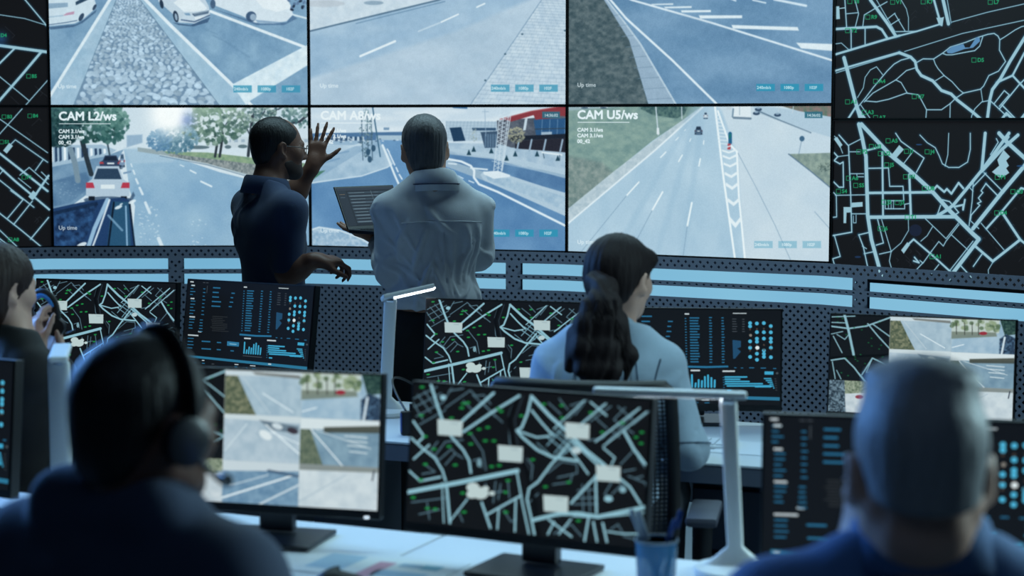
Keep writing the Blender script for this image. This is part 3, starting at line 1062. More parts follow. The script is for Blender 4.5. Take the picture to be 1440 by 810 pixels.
def road(c, pts, w, colr=ROADC, halo=.38):
    if w > 1.6:
        c.line(pts, w + 2.4, HALO, halo, 3.0)
    else:
        c.line(pts, w + 1.2, HALO, halo, 2.0)
    c._later.append((pts, w * (.86 if w > 2.5 else .8), colr, c.zo, c.zs))


def flush(c):
    for pts, w, colr, zo, zs in c._later:
        c.zoom(zo[0], zo[1], zs).line(pts, w, colr, 1.0, .7)
    c._later = []


def label(c, x, y, s, k=1.0):
    z = c.zs
    a = 3.0 * z * k
    c.line([(x - a, y - a), (x + a, y - a), (x + a, y + a), (x - a, y + a)], .9 * k, GREEN, .95, .6, True)
    c.text(s, x + a * 1.6, y + a * .8, 7.6 * z * k, GREEN, .95, .35)


BLACK = (19, 19, 23)


def map_canvas(i, z0, z1, W=680):
    c = new_canvas(i, z0, z1, W, BLACK)
    c._later = []
    c.crop_widths = False
    return c


MAP_UPPER = [
 (3.5, [(-60, 340), (35, 310), (330, 222), (400, 203)]), (2.6, [(400, 203), (500, 178), (640, 135)]), (1.2, [(700, 125), (900, 70), (1110, 22), (1500, -50)]),
 (3, [(-60, 430), (35, 403), (200, 355), (400, 298)]), (1.2, [(40, 415), (200, 365), (400, 305)]), (1.2, [(430, 293), (760, 190), (1110, 115), (1500, 40)]), (1.5, [(380, 180), (500, 178)]),
 (5, [(200, -70), (235, 0), (330, 130), (380, 205)]), (1.3, [(265, -10), (375, 180)]), (4, [(38, 165), (160, 158), (270, 152), (300, 168), (330, 215)]), (2, [(90, -60), (90, 0), (100, 160)]),
 (1.6, [(145, -10), (168, 78), (150, 150)]), (1.4, [(100, 78), (165, 72)]), (2, [(125, 168), (126, 280)]), (2, [(205, 165), (205, 250)]), (1.6, [(192, 150), (200, 85), (255, 52), (330, 10)]),
 (1.5, [(330, 110), (375, 75)]), (1.5, [(350, 142), (400, 110)]), (1.5, [(375, 80), (432, 175)]), (1.2, [(405, -10), (440, 50), (452, 100), (452, 172)]),
 (3.6, [(592, -20), (620, 80), (638, 140)]), (5.5, [(645, -20), (680, 135)]), (1.2, [(670, -20), (695, 130)]), (1.2, [(35, 250), (70, 245), (112, 283)]),
 (4.6, [(400, 300), (465, 325), (490, 350), (500, 395), (525, 430), (590, 460), (640, 515), (695, 535), (730, 570), (820, 640), (900, 710), (1010, 805), (1060, 850)]),
 (1.7, [(500, 355), (535, 335), (595, 336), (650, 300), (690, 268), (780, 240), (850, 212), (905, 195), (940, 190), (962, 205), (972, 225), (970, 285), (1005, 350), (965, 405), (910, 430), (880, 490), (862, 508), (765, 530), (720, 560)]),
 (1.5, [(595, 336), (605, 365), (620, 390), (655, 430), (700, 465), (740, 510), (765, 530)]), (1.4, [(655, 430), (605, 460)]), (1.6, [(650, 305), (668, 312), (700, 312), (790, 295), (830, 288), (858, 262), (875, 210)]),
 (1.5, [(1150, 140), (1095, 152), (1060, 170), (1000, 210), (975, 225)]), (5, [(1180, 110), (1110, 220), (1030, 350), (975, 450), (930, 510), (915, 570), (900, 690)]), (3.2, [(1170, 210), (1110, 305), (1045, 430), (955, 470)]),
 (3, [(1045, 430), (1115, 505)]), (2.2, [(1110, 455), (1080, 485), (970, 620)]), (2.2, [(985, 598), (1085, 700)]), (1.8, [(920, 575), (1010, 660)]), (1.8, [(940, 590), (998, 516), (1026, 540), (970, 605)]),
 (1.3, [(162, 555), (195, 500), (205, 440), (235, 398), (270, 380), (305, 425)]), (1.8, [(170, 602), (205, 560), (250, 500), (330, 405), (370, 365), (410, 342), (465, 328)]), (1.6, [(200, 580), (250, 530), (380, 455), (440, 402), (495, 385)]),
 (1.6, [(205, 575), (270, 580), (340, 565), (440, 530), (510, 540), (555, 625), (640, 625), (690, 590), (722, 558)]), (1.5, [(380, 455), (410, 470), (445, 530)]), (1.6, [(555, 625), (550, 690), (525, 740), (535, 790), (560, 830)]),
 (1.4, [(690, 588), (685, 830)]), (1.4, [(915, 572), (870, 580), (830, 620), (812, 660), (800, 740), (805, 830)]), (1.2, [(865, 510), (875, 580)]), (6.5, [(85, 330), (100, 385), (150, 580), (180, 680), (215, 830)]),
 (6, [(160, 620), (200, 675), (270, 770), (320, 830)]), (1.5, [(180, 598), (345, 830)]), (3.4, [(150, 612), (100, 690), (20, 800)]), (1.4, [(30, 690), (65, 722), (90, 780), (110, 830)]), (4, [(935, 740), (1010, 645), (1070, 700)]), (4, [(1115, 650), (1000, 800)]), (1.6, [(1060, 700), (1115, 755)]), (1.5, [(120, 815), (180, 785)])]
LAB_UPPER = [(220, 97, 'R9'), (265, 463, 'A4'), (485, 550, 'U7'), (825, 342, 'D5'), (105, 580, 'A1'), (200, 640, 'A3'), (265, 670, 'A7'), (118, 8, 'T8'), (362, 12, 'V1'), (536, 10, 'K7'), (918, 12, 'L7'), (105, 174, 'T2')]
MAP_LOWER = [
 (1.4, [(5, -35), (45, 0), (75, 80)]), (2.3, [(55, -20), (108, 40), (120, 310), (126, 520), (15, 540)]), (6.5, [(165, -80), (185, 0), (205, 100), (215, 430), (235, 560), (290, 760)]),
 (6.5, [(180, -80), (255, 0), (340, 90), (450, 180), (570, 290), (660, 390), (800, 530), (832, 558)]), (3, [(205, 66), (292, 44)]), (1.6, [(110, 36), (190, -5)]), (3.4, [(296, 75), (300, 435)]),
 (2, [(220, 165), (330, 163), (337, 265), (411, 265), (415, 340)]), (4, [(446, 200), (455, 435)]), (4, [(215, 302), (400, 300), (575, 298)]), (1.5, [(35, 315), (215, 312)]), (5.4, [(220, 437), (450, 435), (700, 434)]),
 (1.6, [(312, 345), (312, 390), (420, 390), (420, 365), (448, 360)]), (1.6, [(325, 345), (415, 345)]), (1.2, [(330, 345), (330, 390)]), (1.2, [(345, 345), (345, 390)]), (1.2, [(358, 345), (358, 390)]),
 (1.4, [(120, 195), (192, 195)]), (1.4, [(154, 198), (156, 212), (192, 212)]), (1.4, [(115, 73), (170, 73)]), (1.3, [(45, 100), (108, 92)]), (2.4, [(25, 75), (48, 100), (28, 122), (60, 140), (78, 130), (80, 270), (55, 270), (25, 240)]),
 (1.8, [(20, 295), (40, 315), (42, 435), (18, 438)]), (2, [(30, 540), (62, 655), (20, 668), (38, 730)]), (2, [(165, 535), (228, 520)]), (2.2, [(165, 535), (190, 600), (220, 740)]), (1.8, [(195, 640), (250, 628)]), (1.4, [(185, 598), (208, 612)]),
 (2, [(270, 450), (302, 580), (262, 592)]), (1.4, [(292, 450), (345, 627), (335, 680), (352, 740)]), (1.6, [(280, 642), (347, 627)]), (1.2, [(440, 440), (442, 510), (400, 580), (345, 627)]), (1.6, [(125, 418), (205, 418)]), (1.2, [(135, 430), (135, 468), (150, 468), (150, 425)]),
 (2, [(370, -30), (400, 15), (528, 108), (485, 188)]), (1.6, [(415, 138), (458, 82)]), (1.7, [(505, -20), (545, 22), (590, 50), (612, 95), (630, 140), (665, 160), (722, 160), (770, 130), (785, 60), (785, -30)]), (1.4, [(665, -30), (660, 90), (645, 152)]),
 (5, [(868, -30), (850, 165)]), (5, [(1000, -30), (850, 175), (690, 370), (650, 400), (600, 430)]), (6, [(945, -30), (990, 20), (1095, 115)]), (5, [(1050, -20), (960, 60), (850, 180)]), (6, [(1140, 80), (1087, 150), (960, 300), (800, 500)]),
 (3.4, [(580, 285), (600, 262), (640, 296), (655, 280), (680, 306), (720, 246), (746, 276)]), (2.2, [(630, 340), (670, 350), (720, 410), (690, 430)]), (3, [(755, 340), (745, 395), (745, 368), (700, 378)]), (2, [(600, 428), (620, 370)]),
 (1.7, [(802, 235), (795, 350), (778, 485)]), (2, [(872, 192), (800, 268)]), (1.5, [(775, 265), (800, 292)]), (2, [(862, 190), (968, 296)]), (2.2, [(872, 250), (945, 325)]), (2, [(872, 250), (845, 290), (855, 300), (830, 330), (845, 350), (825, 360), (838, 370), (790, 425), (785, 455)]),
 (3.2, [(1120, 290), (1068, 275), (960, 405), (875, 500)]), (4, [(960, 408), (1062, 562), (910, 682), (815, 600)]), (3.4, [(1060, 560), (1110, 600)]), (1.4, [(845, 470), (972, 618)]), (1.5, [(790, 460), (832, 500)]), (6, [(832, 560), (690, 745), (650, 800)]), (1.6, [(800, 570), (670, 735)]),
 (2.2, [(730, 705), (800, 780)]), (2, [(850, 642), (802, 710)]), (1.2, [(912, 685), (885, 730), (888, 790)]), (1.4, [(535, 445), (650, 556), (718, 470)]), (1.3, [(575, 490), (545, 540), (510, 570)]), (1.4, [(680, 535), (770, 617)]),
 (3, [(440, 588), (470, 560), (570, 645), (680, 745)]), (1.5, [(570, 625), (610, 572), (635, 597), (650, 570), (722, 478)]), (1.6, [(570, 625), (522, 692), (505, 678)]), (2.6, [(475, 660), (500, 690), (470, 680)]), (1.6, [(522, 690), (470, 745)]), (1.6, [(610, 700), (570, 750)]), (1.8, [(930, 0), (940, 20), (898, 88)]), (2.5, [(1000, -10), (980, 20)])]
BLOCK_LOWER = [[(80, 380), (125, 380), (125, 410), (97, 412), (95, 470), (80, 470)], [(125, 356), (186, 352), (187, 378), (125, 383)], [(345, 92), (390, 35), (416, 60), (366, 116)], [(400, 620), (435, 575), (450, 590), (415, 640)],
               [(905, 185), (945, 150), (935, 118), (970, 62), (1006, 100), (985, 122), (1000, 150), (985, 165), (1002, 190), (965, 216), (945, 215)], [(25, 0), (45, -10), (75, 35), (60, 50)]]
LAB_LOWER = [(165, 73, 'F2'), (328, 12, 'A5'), (430, 70, 'J1'), (545, 73, 'J4'), (320, 146, 'J5'), (285, 83, 'U2'), (108, 220, 'A6'), (148, 260, 'S5'), (52, 293, 'S4'), (425, 212, 'H1'), (530, 277, 'U8'), (305, 353, 'J2'), (378, 355, 'J3'), (435, 437, 'T1'), (284, 500, 'J6'), (572, 656, 'A1'), (935, 215, 'P1'), (1022, 295, 'G3'), (932, 413, 'D4'), (235, 44, 'U3')]


def faint(c, x0, y0, x1, y1, n, seed):
    g = np.random.default_rng(seed)
    for i in range(n):
        x, y, a = g.uniform(x0, x1), g.uniform(y0, y1), g.choice([.75, -.8]) + g.normal(0, .06)
        l = g.uniform(15, 45)
        c.line([(x, y), (x + l * math.cos(a), y + l * math.sin(a)), (x + l * math.cos(a) - 12 * math.sin(a), y + l * math.sin(a) + 12 * math.cos(a))], .7, (42, 46, 54), .8)


def side_streets(c, x0, x1, y0, y1, n, seed):
    g = np.random.default_rng(seed)
    for i in range(n):
        x, y, a, l = g.uniform(x0, x1), g.uniform(y0, y1), (.72 if i % 2 else -.85) + g.normal(0, .05), g.uniform(120, 340)
        road(c, [(x, y), (x + l * math.cos(a), y + l * math.sin(a))], g.choice([1.5, 2.0, 3.0]))


def pic_map_upper():
    c = map_canvas(4, 1.72, 2.405)
    c.zoom(1165, 0, 4.05)
    faint(c, 450, 0, 900, 160, 16, 1)
    side_streets(c, 1180, 1700, -60, 650, 16, 21)
    for w, p in MAP_UPPER:
        road(c, p, w)
    flush(c)
    c.zoom(1165, 0, 4.05)
    c.poly([(610, 100), (640, 100), (655, 95), (645, 150), (625, 140)], ROADC)
    c.poly([(668, 290), (700, 265), (765, 250), (775, 270), (800, 270), (838, 212), (858, 214), (860, 235), (820, 272), (770, 280), (700, 305), (675, 303)], (84, 140, 190))
    c.poly([(38, 35), (58, 35), (62, 108), (40, 110)], ROADC); c.line([(60, 48), (90, 44)], 1.4, ROADC)
    for x, y, s in LAB_UPPER:
        label(c, x, y, s)
    return c.image('map_upper')


def pic_map_lower():
    c = map_canvas(4, 1.035, 1.72)
    c.zoom(1165, 195, 3.953)
    faint(c, 10, 560, 1080, 760, 40, 2)
    faint(c, 850, 300, 1090, 640, 16, 3)
    side_streets(c, 1150, 1700, -40, 760, 22, 22)
    for w, p in MAP_LOWER:
        road(c, p, w)
    flush(c)
    c.zoom(1165, 195, 3.953)
    for b in BLOCK_LOWER:
        c.poly(b, ROADC)
    c.ell(480, 510, 36, 34, (24, 34, 60), .9); c.ell(160, 658, 18, 6, (30, 70, 130), .6); c.ell(500, 33, 18, 4, (30, 90, 160), .7)
    c.ell(1060, 152, 18, 5, (30, 90, 160), .7)
    for x, y, s in LAB_LOWER:
        label(c, x, y, s)
    return c.image('map_lower')


MAP_LEFT = [
 (2.2, [(70, -15), (145, 75), (160, 95)]), (1.2, [(-80, 40), (0, 48), (80, 60), (145, 80), (200, 110)]), (5, [(-120, 135), (0, 148), (145, 168), (200, 176)]), (4.2, [(135, 168), (70, 245), (0, 325), (-60, 390)]), (3, [(50, 155), (0, 205), (-50, 250)]),
 (1.5, [(-60, 205), (0, 250), (95, 328)]), (1.5, [(158, 258), (80, 346)]), (1.5, [(72, 354), (0, 435), (-40, 480)]), (1.5, [(-40, 360), (0, 388), (155, 497)]), (1.8, [(30, 475), (50, 455), (155, 528)]), (3.6, [(-40, 470), (0, 500), (60, 547), (155, 622)]),
 (3.4, [(-40, 520), (0, 545), (50, 590), (110, 640), (160, 682)]), (3.6, [(158, 572), (108, 645)]), (1.8, [(140, 520), (115, 555)]), (1.6, [(135, 560), (158, 582)]), (2, [(35, 620), (75, 650), (25, 710)]), (2, [(105, 655), (45, 730)]),
 (2.2, [(-40, 660), (0, 695), (70, 750), (145, 812)]), (2.2, [(158, 708), (100, 778)]), (1.8, [(-20, 735), (0, 750), (65, 812)]), (1.6, [(65, 570), (95, 545), (158, 600)]), (1.4, [(60, 580), (100, 612)])]
LAB_LEFT = [(-8, 115, 'D4'), (93, 248, 'B5'), (13, 380, 'B3'), (97, 377, 'B4'), (5, 462, 'S1'), (78, 577, 'P1'), (33, 780, 'A8')]


def pic_map_left(z0, z1, name):
    c = map_canvas(0, z0, z1)
    c.zoom(0, 0, 2.314)
    faint(c, -500, 0, 140, 800, 40, 4)
    for w, p in MAP_LEFT:
        road(c, p, w)
    g = np.random.default_rng(9)
    for i in range(16):                                        # streets left of the frame
        x, y = g.uniform(-700, -120), g.uniform(-300, 700)
        road(c, [(x, y), (x + 240, y + 190)], 2) if i % 2 else road(c, [(x, y + 160), (x + 200, y - 60)], 1.6)
    flush(c)
    c.zoom(0, 0, 2.314)
    c.poly([(10, 490), (30, 465), (42, 475), (22, 500)], ROADC); c.poly([(92, 640), (108, 620), (122, 632), (106, 652)], ROADC)
    c.glow(5 / 2.314, 287 / 2.314, 10, (40, 130, 230), .4)
    c.zoom(0, 0, 2.314)
    for x, y, s in LAB_LEFT:
        label(c, x, y, s, .9)
    return c.image(name)


# ---- monitor pictures, each drawn once and shown on several monitors
MON_W, MON_H = 0.575, 0.325
F_QUAD = [(62, 42), (1038, 100), (975, 752), (40, 640)]


def pic_city():
    c = Canvas(F_QUAD, 900, 510, (17, 20, 24))
    R2, T2 = (142, 196, 214), (88, 124, 142)
    thin = [[(62, 112), (155, 58)], [(66, 150), (172, 86)], [(74, 190), (180, 126)], [(85, 228), (190, 160)], [(78, 95), (130, 172)], [(104, 78), (152, 148)], [(60, 130), (100, 205)],
            [(180, 125), (215, 60)], [(205, 75), (262, 62)], [(190, 150), (290, 70), (312, 95), (345, 90), (372, 130)], [(262, 118), (308, 170)], [(300, 90), (420, 210)], [(345, 130), (390, 185)],
            [(160, 300), (130, 340), (165, 380)], [(165, 380), (215, 330), (230, 350)], [(110, 400), (150, 430), (100, 440)], [(150, 360), (190, 300), (260, 290)], [(190, 400), (230, 350), (260, 370)],
            [(290, 260), (340, 340), (352, 420)], [(300, 380), (330, 370), (335, 410)], [(470, 100), (446, 180), (448, 300), (470, 340)], [(520, 370), (540, 400), (530, 480)],
            [(560, 520), (520, 560)], [(600, 430), (660, 380), (720, 390), (720, 430), (640, 450)], [(620, 480), (690, 470), (700, 440)], [(610, 120), (660, 170)], [(700, 130), (770, 105)],
            [(740, 130), (690, 190)], [(760, 115), (720, 170)], [(840, 120), (730, 220)], [(870, 130), (780, 200)], [(900, 130), (960, 190)], [(930, 135), (880, 190), (910, 215)], [(980, 145), (900, 230)],
            [(1030, 150), (960, 210)], [(800, 180), (850, 230)], [(850, 290), (920, 220), (960, 250)], [(770, 285), (830, 275), (850, 250)], [(870, 240), (900, 270)], [(955, 330), (900, 390)], [(975, 360), (1000, 400)],
            [(860, 470), (830, 520), (860, 545)], [(900, 480), (860, 520)], [(930, 440), (1000, 470), (1005, 500)], [(960, 450), (990, 440)], [(880, 440), (915, 500)], [(910, 420), (960, 410)],
            [(640, 560), (640, 620)], [(740, 480), (740, 600)], [(765, 470), (768, 600)], [(700, 540), (800, 535)], [(700, 565), (800, 562)], [(720, 505), (795, 500)],
            [(60, 560), (200, 540)], [(90, 610), (170, 590)], [(120, 560), (130, 630)], [(400, 545), (410, 480)], [(440, 470), (445, 540)], [(350, 480), (360, 520), (420, 510)], [(380, 560), (390, 470)],
            [(240, 590), (260, 640)], [(420, 590), (450, 640), (470, 630)], [(620, 690), (690, 650), (730, 700)], [(850, 670), (880, 650), (900, 690), (960, 690)], [(900, 700), (970, 720)], [(655, 100), (690, 150)]]
    for p in thin:
        c.line(p, 4.8, T2, .95, 2.5)
    for p, w in (([(560, 300), (640, 380)], 6), ([(600, 270), (680, 340)], 9), ([(620, 250), (700, 320)], 9), ([(640, 240), (720, 310)], 8), ([(600, 310), (660, 240)], 9), ([(630, 345), (690, 270)], 9), ([(650, 360), (730, 290)], 10)):
        c.line(p, w * .6, (110, 160, 180), 1, 3)
    c.line([(480, 90), (448, 200), (462, 310), (515, 420), (545, 560), (560, 700)], 16, (9, 11, 14), 1, 3)
    c.line([(505, 90), (470, 200), (482, 320), (530, 420)], 5, (44, 60, 72), .9, 3)
    main = [([(130, 45), (160, 150), (178, 205)], 21), ([(385, 80), (250, 215)], 19), ([(490, 90), (380, 165), (262, 255)], 18), ([(212, 275), (262, 335), (285, 380), (292, 432)], 17), ([(62, 212), (105, 278), (84, 302)], 16),
            ([(55, 285), (95, 325), (150, 372), (180, 425), (192, 468)], 16), ([(126, 315), (66, 376)], 14), ([(50, 428), (92, 470), (172, 452)], 15), ([(42, 518), (250, 474), (478, 422)], 30), ([(196, 490), (210, 645)], 20),
            ([(178, 478), (186, 645)], 10), ([(335, 560), (368, 665)], 17), ([(352, 612), (492, 528)], 15), ([(402, 585), (396, 670)], 13), ([(470, 545), (465, 680)], 14), ([(476, 428), (496, 560), (520, 690)], 13), ([(278, 545), (215, 632)], 12),
            ([(540, 92), (522, 170), (498, 232), (478, 246), (500, 275), (560, 330), (620, 360), (720, 376)], 18), ([(540, 92), (615, 180), (690, 252), (760, 330), (835, 395)], 23), ([(540, 155), (580, 210), (625, 265)], 15), ([(478, 246), (560, 275), (612, 268)], 13),
            ([(690, 300), (610, 400), (560, 470), (524, 498), (515, 545), (528, 610), (542, 692)], 16), ([(690, 320), (735, 385), (765, 432)], 13), ([(700, 285), (805, 392)], 15), ([(540, 632), (640, 606), (720, 604), (800, 618), (1000, 574)], 25), ([(700, 615), (800, 620), (1002, 598)], 10),
            ([(800, 440), (692, 560)], 16), ([(796, 440), (794, 602)], 16), ([(872, 430), (935, 488), (976, 562)], 16), ([(920, 240), (958, 320), (1002, 386)], 19), ([(832, 318), (878, 360), (862, 392)], 11), ([(1020, 152), (832, 310)], 10), ([(990, 136), (800, 290)], 12),
            ([(850, 118), (700, 252)], 11), ([(760, 105), (630, 235)], 10), ([(785, 112), (850, 172)], 12), ([(622, 640), (596, 692)], 13), ([(600, 630), (690, 702)], 14), ([(690, 628), (640, 692)], 12), ([(762, 618), (742, 720)], 15), ([(780, 640), (792, 722)], 14), ([(818, 645), (832, 724)], 15), ([(835, 680), (900, 690), (972, 690)], 11)]
    for p, w in main:
        c.line(p, w * .56, R2, 1, 2)
    for a, b in ((158, 200), (400, 310), (676, 205), (798, 392), (580, 525)):
        c.poly([(a, b), (a + 102, b + 8), (a + 98, b + 76), (a + 2, b + 70)], (188, 208, 210), 1, 3)
        c.poly([(a + 50, b + 14), (a + 84, b + 16), (a + 80, b + 24), (a + 52, b + 20)], (160, 182, 190), .7, 3)
    for dx, dy, r in ((300, 495, 26), (330, 520, 32), (296, 525, 22), (350, 500, 14), (375, 520, 12)):
        c.ell(dx, dy, r, r * .8, (196, 214, 214), 1, 3)
    c.ell(180, 105, 13, 12, R2, 1, 3); c.ell(720, 330, 20, 16, (186, 208, 214), 1, 3); c.ell(845, 540, 18, 14, R2, 1, 3); c.ell(905, 500, 14, 14, R2, .9, 3); c.ell(325, 390, 9, 18, R2, .8, 3)
    for x, y in ((262, 130), (280, 126), (255, 150), (360, 234), (325, 243), (350, 293), (385, 293), (288, 262), (415, 162), (404, 150), (590, 126), (665, 130), (498, 180), (665, 186), (995, 245), (970, 268), (990, 295), (540, 373), (590, 490), (110, 278), (146, 332),
                 (112, 398), (230, 400), (122, 585), (152, 588), (265, 600), (95, 465), (430, 515), (440, 465), (785, 160), (830, 248), (915, 204), (375, 405), (405, 400), (66, 540), (685, 470), (94, 186), (214, 196), (205, 320), (292, 308), (260, 520), (430, 600), (720, 635), (95, 60)):
        c.ell(x, y, 10.5, 5.5, (18, 156, 66), .95, 2, -.05, 8)
    return c.image('city_map_picture')


B_QUAD = [(65, 55), (1160, 125), (1112, 800), (22, 715)]


def pic_dashboard():
    c = Canvas(B_QUAD, 900, 510, (16, 20, 26))
    c.wk = 5.5
    BL, CY, WH, DIM = (30, 112, 158), (48, 168, 214), (206, 216, 222), (66, 74, 82)
    def bars(x, y0, y1, n, w, colr, h=9, slope=(0, 0), jit=.35, seed=0):
        g = np.random.default_rng(seed)
        for i in range(n):
            t = i / max(1, n - 1)
            xx, yy = x + slope[0] * t, y0 + (y1 - y0) * t
            ww = w * (1 - jit * g.random())
            c.poly([(xx, yy - h / 2), (xx + ww, yy - h / 2 + ww * .06), (xx + ww, yy + h / 2 + ww * .06), (xx, yy + h / 2)], colr, .95, 2)
    bars(90, 100, 170, 4, 48, BL, 7, (-6, 0), .5, 1); bars(92, 222, 320, 5, 48, BL, 7, (-8, 0), .5, 2); bars(84, 365, 435, 4, 50, BL, 7, (-4, 0), .5, 3)
    for x, y, w in ((84, 70, 30), (95, 98, 30), (90, 202, 34), (84, 346, 50), (76, 490, 92), (165, 464, 28)):
        c.poly([(x, y - 5), (x + w, y - 5 + w * .06), (x + w, y + 6 + w * .06), (x, y + 5)], WH, .9, 2)
    bars(200, 128, 330, 8, 26, BL, 7, (-12, 0), .3, 4); bars(178, 372, 462, 5, 34, BL, 7, (-8, 0), .3, 5)
    bars(196, 78, 80, 2, 22, DIM, 6, (28, 0), .1, 6); c.line([(236, 105), (232, 160)], .8, DIM)
    bars(286, 120, 264, 5, 90, BL, 10, (-10, 0), .45, 7); bars(448, 165, 270, 4, 34, BL, 9, (-20, 0), .3, 8)
    g = np.random.default_rng(4)
    for i in range(9):
        bars(258 + g.uniform(0, 30), 345 + i * 14, 345 + i * 14, 1, g.uniform(100, 180), (48, 52, 56), 5, (0, 0), .2, 20 + i)
    bars(555, 118, 119, 1, 28, WH, 10, (0, 0), 0, 9)
    bars(553, 150, 460, 17, 12, BL, 7, (-12, 0), .2, 10); bars(584, 148, 458, 17, 62, BL, 9, (-14, 0), .25, 11); bars(705, 152, 468, 17, 20, BL, 8, (-16, 0), .3, 12); bars(782, 158, 474, 17, 20, BL, 8, (-16, 0), .3, 13)
    bars(856, 130, 131, 1, 86, WH, 6, (0, 0), 0, 14); bars(850, 170, 258, 6, 32, DIM, 6, (-6, 0), .3, 15); bars(912, 175, 262, 6, 18, DIM, 6, (-6, 0), .3, 16)
    c.poly([(842, 318), (895, 328), (892, 372), (868, 380), (890, 404), (850, 452), (838, 452)], (28, 82, 124), .9, 3)
    dots = {960: (205, 228, 335, 380, 445), 1003: (210, 272, 318, 340, 425, 468), 1047: (210, 275, 320, 405, 428, 450), 1091: (234, 278, 322, 346, 388, 455)}
    for x, ys in dots.items():
        for y in ys:
            c.ell(x - (y - 205) * .06, y, 12, 13, (64, 182, 226), 1, 2)
        for y in (250, 365, 400):
            c.ell(x - (y - 205) * .06, y, 6, 7, (92, 74, 62), .8, 2)
    c.ell(995, 383, 13, 13, (226, 234, 236), 1, 2); c.ell(958, 292, 9, 10, (150, 140, 130), .9, 2)
    c.poly([(528, 482), (668, 494), (804, 498), (804, 511), (668, 508), (528, 496)], BL, 1, 2)
    bars(840, 516, 517, 1, 20, BL, 6); bars(882, 520, 520, 1, 20, BL, 6); bars(935, 522, 522, 1, 40, BL, 7); bars(1006, 528, 528, 1, 44, BL, 7); bars(1085, 536, 536, 1, 26, BL, 7)
    bars(568, 519, 519, 1, 58, WH, 11, (0, 0), 0); bars(766, 536, 536, 1, 78, WH, 11, (0, 0), 0)
    for i, (yt) in enumerate((552, 612, 590, 598, 570, 560, 580, 598)):
        x = 574 + i * 20
        c.line([(x, yt), (x - 4, 634 + i * 1.4)], 2.2, CY, 1, 1.5)
    c.line([(562, 655), (722, 668)], 1, DIM)
    for i, (a, b) in enumerate(((780, 915), (780, 870), (782, 928), (780, 1010), (790, 1062), (966, 1062), (790, 810))):
        y = 578 + i * 16 if i < 6 else 672
        c.line([(a, y), (b, y + (b - a) * .06)], 1.8, CY, 1, 1.5)
    bars(764, 580, 668, 6, 12, BL, 6)
    c.poly([(1030, 553), (1086, 557), (1084, 580), (1028, 576)], CY, 1, 3); c.ell(1108, 571, 9, 8, DIM)
    for i in range(6):
        bars(1022 + i * 11, 604 + i * 14, 604 + i * 14, 1, 48 - i * 8, CY, 9, (0, 0), 0); bars(1090, 610 + i * 16, 610 + i * 16, 1, 14, DIM, 5)
    bars(76, 515, 590, 4, 56, BL, 7, (-4, 0), .3, 30); bars(198, 540, 598, 2, 84, BL, 10, (0, 0), .1, 31); bars(332, 550, 606, 2, 38, BL, 9, (0, 0), .1, 32)
    c.poly([(422, 541), (526, 551), (524, 584), (420, 576)], (36, 118, 166), 1, 2); c.line([(445, 562), (500, 567)], 1.2, (120, 180, 210)); bars(452, 616, 616, 1, 38, BL, 9)
    c.poly([(56, 645), (1114, 742), (1112, 766), (54, 662)], (32, 118, 158), 1, 2)
    bars(66, 655, 655, 1, 30, WH, 7); bars(780, 720, 720, 1, 34, WH, 9)
    for x, y, w, k in ((60, 678, 24, DIM), (205, 690, 28, WH), (140, 705, 24, BL), (205, 712, 34, BL), (290, 718, 30, DIM), (490, 722, 44, WH), (625, 732, 60, WH), (490, 740, 34, BL), (590, 748, 16, BL), (640, 752, 40, BL), (345, 742, 24, BL), (215, 735, 26, BL)):
        bars(x, y, y, 1, w, k, 7)
    return c.image('dashboard_picture')


